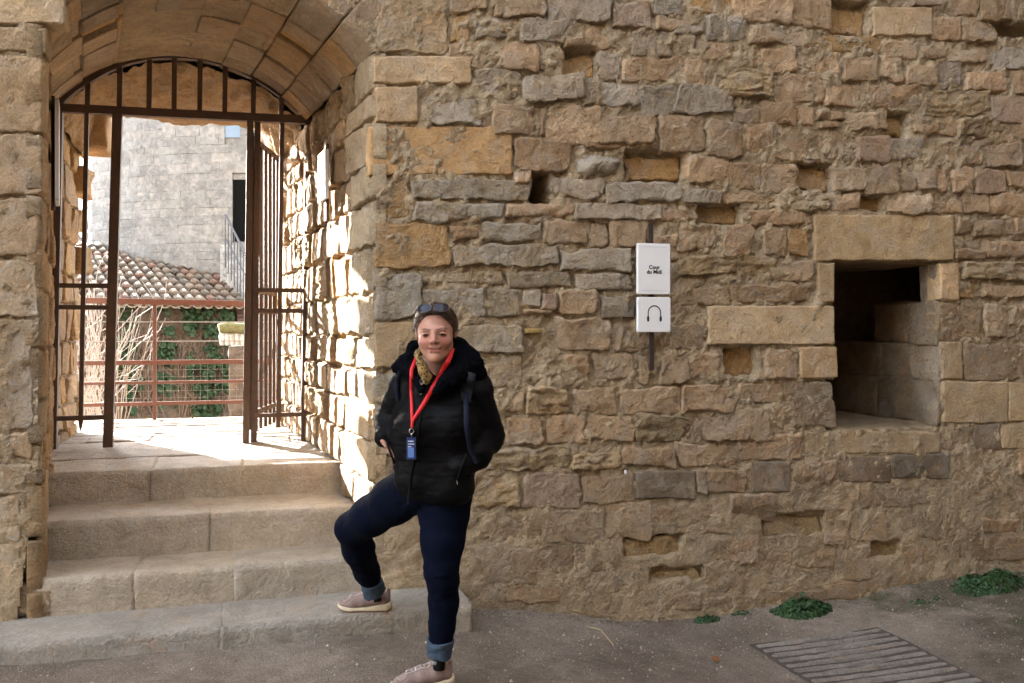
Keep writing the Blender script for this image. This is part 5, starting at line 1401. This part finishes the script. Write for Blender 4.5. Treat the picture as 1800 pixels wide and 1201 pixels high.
# turned-up cuffs
def cuff(c0, c1, r0, r1, seed):
    c0, c1 = np.array(c0), np.array(c1); mid, hl = (c0 + c1) / 2, np.linalg.norm(c1 - c0) / 2
    ax = (c1 - c0) / (2 * hl)
    def f(P):
        q = P - mid; t = q @ ax; rad = np.linalg.norm(q - t[..., None] * ax, axis=-1); rr = r0 + (r1 - r0) * (t / hl * .5 + .5)
        o = np.maximum(rad - rr, np.abs(t) - hl); i = rad - rr + .010
        return smax(o, -i, .003) + fbm(P * np.array([24, 24, 40.]), 3, seed) * .0075 - .002
    e = max(r0, r1) + .03
    P, Q = sdf_mesh(f, mid - e, mid + e, .0036); return add_part("turned_up_cuff", P, Q, M['denim_in'])
cuff(pt(653, 1022, 4.50), pt(658, 1041, 4.53), rm(19.5, 4.53), rm(20, 4.55), 2)
cuff(pt(774.5, 1124, 3.91), pt(772, 1151, 3.92), rm(22.5, 3.9), rm(22, 3.9), 3)
# ---- shoes
def shoe(heel, toe, ankle, seed, z0):
    heel, toe = np.array(heel), np.array(toe); heel[2] = toe[2] = z0
    L = np.linalg.norm(toe - heel); fx = (toe - heel) / L; up = np.array([0, 0, 1.0]); sy = np.cross(up, fx)
    an = (np.array(ankle) - heel); ax_, az = an @ fx / L, an[2] / L
    T = lambda P: np.stack([(P - heel) @ fx / L, (P - heel) @ sy / L, (P - heel) @ up / L], -1)
    W = lambda q: heel + L * (np.asarray(q)[..., 0:1] * fx + np.asarray(q)[..., 1:2] * sy + np.asarray(q)[..., 2:3] * up)
    def width(u): return np.interp(u, [0, .08, .25, .5, .72, .9, 1.0], [.085, .125, .135, .14, .165, .125, .06])
    def f_up(P):
        q = T(P); u, v, w_ = q[..., 0], q[..., 1], q[..., 2]; qs = q * np.array([1, .92, 1.0])
        d = chain(qs, [((.135, 0, .22), .120), ((.30, 0, .23), .130), ((.50, 0, .195), .130), ((.72, 0, .140), .118), ((.885, 0, .110), .088)], .08)
        d = smin(d, s_caps(qs, (ax_, 0, .25), (ax_ + .01, 0, .40), .118, .108), .06)
        d = smin(d, s_caps(qs, (.06, 0, .29), (.045, 0, .40), .04, .03), .04)
        top = (w_ - (.345 - .10 * np.clip((u - .06) / .25, 0, 1) * (u < .3) + .0)); 
        d = smax(d, .07 - w_, .01)
        op = s_caps(qs, (ax_ + .0, 0, .36), (ax_ + .01, 0, .55), .080, .088); d = smax(d, -op, .012)
        d = smax(d, w_ - .405, .01)
        return d * L + fbm(P * 40, 2, seed) * .0015
    def f_sole(P, za=.0, zb=.100, grow=0.014):
        q = T(P); u, v, w_ = q[..., 0], q[..., 1], q[..., 2]
        lift = .07 * np.clip((u - .78) / .24, 0, 1) ** 2 + .035 * np.clip((.08 - u) / .1, 0, 1)
        edge = np.abs(v) - width(np.clip(u, 0, 1)) - grow; ends = np.maximum(-.015 - u, u - 1.005)
        d = smax(edge, ends, .05); wave = .012 * np.sin(u * 9)
        d = smax(d, np.maximum(za + lift - w_, w_ - (zb - .022 * np.clip((u - .35) / .3, 0, 1) + .05 * np.clip((.35 - u) / .4, 0, 1) + lift * .9 + wave * .6)), .02)
        return d * L
    lo = np.minimum(heel, toe) - .09; hi = np.maximum(heel, toe) + .09; lo[2] = z0 - .02; hi[2] = z0 + .42 * L
    ro = None
    P, Q = sdf_mesh(f_up, lo, hi, .0036); P = smooth_pts(P, Q, 1, .3); o = add_part("shoe", P, Q, M['shoe']); bs_ = BVHTree.FromPolygons([Vector(p) for p in P], [tuple(int(i) for i in q) for q in Q])
    def drop(u, v):
        h = bs_.ray_cast(Vector(W(np.array([u, v, .9]))), Vector((0, 0, -1)))
        return np.array(h[0] + Vector((0, 0, .0015))) if h[0] is not None else W(np.array([u, v, .2]))
    P, Q = sdf_mesh(lambda g: f_sole(g, .018), lo, hi, .0034); s1 = add_part("sole", P, Q, M['sole'], parent=o); s1.matrix_parent_inverse = Matrix()
    P, Q = sdf_mesh(lambda g: f_sole(g, .0, .035, .004), lo, hi, .0034); add_part("outsole", P, Q, M['outsole'], parent=o)
    mb = MB()
    for i, u in enumerate(np.linspace(ax_ + .13, .74, 6)):
        mb.tube([drop(u + .020 * (abs(t_) if i % 2 else -abs(t_)), .062 * t_) for t_ in np.linspace(-1, 1, 9)], .0034, 5)
    for sg_ in (1, -1): mb.tube([drop(u, .062 * sg_ * (1 - .25 * (u - .5))) for u in np.linspace(ax_ + .10, .76, 12)], .0042, 5)
    mb.tube([drop(.80 + .10 * math.cos(t_), .105 * math.sin(t_)) for t_ in np.linspace(-1.9, 1.9, 16)], .003, 5)
    add = mb.build("laces", M['shoe_trim'], smooth=True); add.parent = o
    mb = MB(); mb.tube([W(np.array([ax_ + .085 + .0, t_ * .07, .40 - .03 * abs(t_)])) for t_ in np.linspace(-1, 1, 7)], .007, 6)
    add = mb.build("tongue", M['shoe_trim'], smooth=True); add.parent = o
    return o, W, L
zs = 0.092
hl_ = onZ(688, 1072, zs); tl_ = onZ(594, 1072.5, zs)
# foot on the step: along the tread
shoe(hl_, tl_, pt(660, 1052, 4.55), 1, zs)
h2, t2_ = onZ(797, 1188, 0.0), onZ(687, 1197, 0.0)
o2, W2, L2 = shoe(h2, t2_, pt(771, 1165, 3.92), 2, float(ground_h(np.array(h2[0]), np.array(h2[1]))) - .004)
for (a, b_, r0, d) in (((773, 1146), (771, 1176), 11, 3.93), ((658, 1030), (664, 1056), 8.5, 4.57)):
    mb = MB().tube([pt(*a, d), pt(*b_, d)], rm(r0, d), 16); under(root, mb.build("sock", M['sock'], smooth=True))
p = pt(764, 1166, 3.93 - rm(10.5, 3.9)); V, F = blob(p, np.array([rm(5), .003, rm(4)]), 12, 6); add_part("sock_dot", V, F, M['dot'])
# ---- hand going into the picture-left pocket; the other is deep in its pocket
def hand(wrist, palm, tips_dir, thumb_dir, side, nm="hand"):
    wrist, palm = np.array(wrist), np.array(palm); f = palm - wrist; f /= np.linalg.norm(f); t = np.array(tips_dir, float); t /= np.linalg.norm(t)
    n = np.array(thumb_dir, float); n -= f * (n @ f); n /= np.linalg.norm(n)
    kn = palm + f * .028
    def fn(P):
        d = s_caps(P, wrist, wrist + f * .02, .021, .022); d = smin(d, s_caps(P, palm - n * .018, palm + n * .018, .017, .017), .02); d = smin(d, s_caps(P, wrist + f * .015, palm, .022, .020), .02)
        for i, (ln, off) in enumerate(((.058, .030), (.066, .011), (.062, -.009), (.050, -.028))):
            b = kn + n * off; m_ = b + (f * .6 + t * .4) * ln * .5; e = m_ + (f * .25 + t * .75) * ln * .5
            d = smin(d, s_caps(P, b - f * .02, m_, .0095, .0088), .004); d = smin(d, s_caps(P, m_, e, .0088, .0072), .003)
        b = wrist + f * .025 + n * .022; m_ = b + (n * .8 + f * .6) * .03; e = m_ + (f * .9 + t * .3) * .026
        d = smin(d, s_caps(P, b, m_, .012, .0105), .008); return smin(d, s_caps(P, m_, e, .0105, .0085), .004)
    P, Q = sdf_mesh(fn, np.minimum(wrist, palm) - .13, np.maximum(wrist, palm) + .13, .003)
    C = np.tile(np.array([.345, .175, .125]), (len(P), 1)) * (1 + .12 * fbm(P * 50, 2, 3))[:, None]
    return add_part(nm, P, Q, M['skin'], C)
hand(pt(677, 763, PD + .055), pt(685, 782, PD + .03), pt(720, 810, PD - .02) - pt(681, 784, PD - .02), RT * -.3 - FW * 1.0, 1)
hand(pt(822, 812, PD - .02), pt(797, 828, PD + .02), pt(770, 840, PD - .05) - pt(800, 828, PD - .05), -FW + RT * .2, -1)
# ---- what she wears over it, fitted to the jacket by casting on its surface
def surf(px, py, off=.004, both=True):
    d = Vector(ray(px, py)).normalized(); o = Vector(CAMP); best = None
    for tr in ((bv, bvf) if both else (bv,)):
        h = tr.ray_cast(o, d)
        if h[0] is not None and (best is None or h[3] < best[3]): best = h
    if best is None: return np.array(o + d * (PD - .1) / (d @ Vector(FW)))
    return np.array(best[0] - d * off)
def ribbon(nm, pts, wpx, mat, parent, off=.005, n=40, th=.002, path=None):
    pts = np.array(pts, float); s = np.concatenate([[0], np.cumsum(np.linalg.norm(np.diff(pts, axis=0), axis=1))]); u = np.linspace(0, s[-1], n)
    X, Y = np.interp(u, s, pts[:, 0]), np.interp(u, s, pts[:, 1])
    dep = np.array([np.dot(surf(a, b, off) - CAMP, FW) for a, b in zip(X, Y)])
    dp = np.pad(dep, 5, mode='edge'); dep = np.min(np.stack([dp[i:i + n] for i in range(3, 8)]), 0)
    k = np.ones(7) / 7; dep = np.convolve(np.pad(dep, 3, mode='edge'), k, 'valid')
    tx, ty = np.gradient(X), np.gradient(Y); l = np.hypot(tx, ty); nx, ny = -ty / l, tx / l
    wp = np.broadcast_to(np.asarray(wpx, float), (n,)) if np.ndim(wpx) == 0 else np.interp(u / s[-1], np.linspace(0, 1, len(wpx)), wpx)
    V = []
    for q in (0, th):
        for sgn in (-1, 1): V.append(np.array([atD(X[i] + sgn * nx[i] * wp[i] / 2, Y[i] + sgn * ny[i] * wp[i] / 2, dep[i] + q) for i in range(n)]))
    V = np.concatenate(V); F = []
    for i in range(n - 1):
        F += [(i, i + 1, n + i + 1, n + i), (2*n + i + 1, 2*n + i, 3*n + i, 3*n + i + 1), (i + 1, i, 2*n + i, 2*n + i + 1), (n + i, n + i + 1, 3*n + i + 1, 3*n + i)]
    o = obj(nm, V, np.array(F), M[mat]); under(parent, o); return o
# scarf
m, nt, bs = mat_new("ochre_patterned_scarf"); b = NB(nt); v = b.coord()
vo = b.voro(v, 105); c = b.mix(b.ramp(vo, [(.42, 1.), (.50, 0.)]), (.26, .155, .040), (.025, .019, .016)); c = b.mix(b.ramp(vo, [(.08, 1.), (.14, 0.)]), c, (.45, .30, .12))
b.l(c, bs.inputs["Base Color"]); bs.inputs["Roughness"].default_value = .8; M['scarf'] = m
scarf = empty("scarf", tuple(pt(745, 690, 3.74)), "ochre and black patterned scarf tucked into the jacket collar", "scarf")
def f_scarf(P):
    d = chain(P, [K(732, 624, 5, 3.765), K(737, 638, 5, 3.745), K(743, 654, 6, 3.738), K(748, 672, 4, 3.735)], .012); d = smin(d, chain(P, [K(738, 632, 4, 3.76), K(745, 645, 6, 3.75), K(752, 660, 6, 3.745), K(753, 670, 3, 3.74)], .01), .012)
    d = smin(d, chain(P, [K(733, 624, 6, 3.765), K(745, 612, 8, 3.86), K(780, 610, 8, 3.87)], .012), .012)
    return d + fbm(P * np.array([60, 60, 20.]), 2, 3) * .006
c0 = pt(762, 650, 3.78); P, Q = sdf_mesh(f_scarf, c0 - (.12, .14, .13), c0 + (.12, .16, .13), .0032); under(scarf, obj("cloth", P, Q, M['scarf']))
# lanyard and badge
lan = empty("lanyard", tuple(surf(723, 808)), "red neck lanyard with a blue visitor badge hanging on the black jacket", "lanyard")
ribbon("ribbon", [(735, 622), (730, 634), (723.5, 650), (722.5, 680), (723.5, 715), (724.5, 742), (724.5, 752)], [6, 7, 6, 5.5, 5, 5, 5], 'red', lan, off=.006)
ribbon("ribbon", [(796, 612), (790, 630), (778, 652), (762, 680), (746, 708), (731, 731), (725, 741), (724, 751)], [7.5, 8.5, 9, 8.5, 8, 7.5, 6, 5], 'red', lan, off=.008)
p = surf(723.5, 758, .008)
mb = MB(); mb.tube([p + RT * rm(4) * math.cos(a) + np.array([0, 0, rm(4) * math.sin(a)]) for a in np.linspace(0, 2 * np.pi, 17)], .0012, 6, False); mb.tube([surf(723.5, 762, .008), surf(723, 770, .008)], .0026, 6)
under(lan, mb.build("clip", M['steel'], smooth=True))
M['badge'] = plain("navy_badge", (.012, .022, .085), .35, .5); M['badge_pic'] = plain("pale_blue_badge_print", (.09, .17, .42), .4, .4); M['badge_txt'] = plain("white_print", (.45, .52, .66), .5, .3)
pts = [surf(x_, y_, .007, False) for x_, y_ in ((715, 769), (731.5, 770), (730.5, 809), (714, 808))]
dmin = min(np.dot(q - CAMP, FW) for q in pts) - .002
def badge_quad(x0, y0, x1, y1, nm, mat, dep, th, parent):
    q = [atD(a, b, dep) for a, b in ((x0, y1), (x1, y1), (x1, y0), (x0, y0))]; q += [v_ + FW * th for v_ in q]
    mb = MB(); mb.add(q, [(0, 1, 2, 3), (7, 6, 5, 4), (0, 4, 5, 1), (1, 5, 6, 2), (2, 6, 7, 3), (3, 7, 4, 0)]); o = mb.build(nm, M[mat], bevel=.0006 if th > .003 else 0)
    if parent is lan: under(lan, o)
    else: o.parent = parent
    return o
bd = badge_quad(714.5, 769, 731, 808, "badge", 'badge', dmin, .005, lan)
badge_quad(717, 787, 727.5, 804.5, "print", 'badge_pic', dmin - .0008, .0006, bd)
for y_, x1 in ((775, 727), (780, 728), (784.5, 723)): badge_quad(717, y_, x1, y_ + 1.6, "print", 'badge_txt', dmin - .0008, .0006, bd)
# zip pulls
for (x0, y0, x1, y1, nm) in ((741, 672, 739.5, 694, "zip_pull"), (717, 872, 717, 886, "zip_pull"), (803, 844, 804, 852, "zip_pull")):
    a, b_ = surf(x0, y0, .006), surf(x1, y1, .006); mb = MB().bar(a, b_, rm(3.2 if y0 < 700 else 1.6), .003, tuple(FW))
    if y0 < 700: mb.tube([a + RT * rm(3) * math.cos(t_) + np.array([0, 0, rm(4.5) * math.sin(t_)]) for t_ in np.linspace(0, 2 * np.pi, 13)], .0013, 5, False)
    o = mb.build(nm, M['steel'], bevel=.0006); o.parent = jacket; o.matrix_parent_inverse = jacket.matrix_world.inverted() if False else Matrix()
ribbon("zip", [(747, 690), (740, 730), (731, 790), (722, 840), (717, 884)], 3, 'jacket', root, off=.003, th=.004, n=50)
ribbon("pocket_edge", [(679, 772), (684, 790), (694, 815)], 4, 'jacket', root, off=.003, th=.004, n=20)
ribbon("pocket_edge", [(820, 798), (812, 820), (803, 846)], 4, 'jacket', root, off=.003, th=.004, n=20)
# backpack: pack behind her back, straps in front
M['strap'] = cloth("grey_strap_pad", (.026, .030, .042), .8, 200, .001, .2, .2); M['navy'] = cloth("navy_webbing", (.0035, .0055, .0165), .8, 200, .001, .2, .2)
pack = empty("backpack", tuple(pt(765, 840, 4.12)), "dark backpack on the woman's back with grey padded shoulder strap", "backpack")
V, F = round_box((.27, .13, .40), (14, 8, 18), .055, .008, 7, 3, .01); MBk = np.stack([RT, FW, np.array([0, 0, 1.0])]); under(pack, obj("pack", V @ MBk + pt(766, 748, 4.11), F, M['navy']))
ribbon("strap", [(828, 655), (824, 668), (821, 682), (818, 706)], [19, 22, 21, 17], 'strap', pack, off=.009, th=.006, n=24)
ribbon("webbing", [(818, 690), (819, 708), (820, 750), (826, 790), (838, 815)], [9, 9, 10, 9, 7], 'navy', pack, off=.012, th=.003, n=30)
a, b_ = surf(812, 699, .018), surf(826, 700, .018); under(pack, MB().bar(a, b_, .014, .006, tuple(FW)).build("buckle", M['ink'], bevel=.001))
ribbon("strap", [(704, 652), (699, 668), (697, 685), (700, 705)], [9, 10, 9, 7], 'navy', pack, off=.009, th=.006, n=20)
# sunglasses pushed up on the hair
M['lens'] = plain("dark_blue_lens", (.004, .006, .018), .12, .25); M['tortoise'] = plain("dark_tortoise_frame", (.035, .016, .010), .3, .5, 90, 0, .6)
sg = empty("sunglasses", tuple(from_head((0, -.07, .105))), "dark sunglasses pushed up on the woman's hair", "sunglasses")
def gp(u, v_):                                                      # u across, v up the glass; wraps over the top of the head
    yb = -.0760 + 5.2 * u * u; zb = .1070
    return from_head(np.array([u, yb + v_ * .62, zb + v_ * .78 - 1.6 * u * u]) * SC)
for s in (1, -1):
    ang = np.linspace(0, 2 * np.pi, 28, endpoint=False)
    ring = [(s * .034 + .029 * np.sign(np.cos(a)) * abs(np.cos(a)) ** .8, .001 + .0195 * np.sign(np.sin(a)) * abs(np.sin(a)) ** .85) for a in ang]
    Vv = [gp(*q) for q in ring] + [gp(s * .034, .001) - FW * .002]
    o = obj("lens", np.array(Vv), [(i, (i + 1) % 28, 28) for i in range(28)], M['lens']); under(sg, o)
    mb = MB().tube([gp(*q) for q in ring + ring[:1]], .0023, 6, False); under(sg, mb.build("frame", M['tortoise'], smooth=True))
    mb = MB().tube([gp(s * .062, .004), from_head(np.array([s * .079, -.045, .082]) * SC), from_head(np.array([s * .086, .02, .055]) * SC), from_head(np.array([s * .084, .06, .03]) * SC)], [.0034, .003, .0025, .002], 6); under(sg, mb.build("temple", M['tortoise'], smooth=True))
under(sg, MB().tube([gp(-.008, .007), gp(0, .009), gp(.008, .007)], .0026, 6).build("bridge", M['tortoise'], smooth=True))
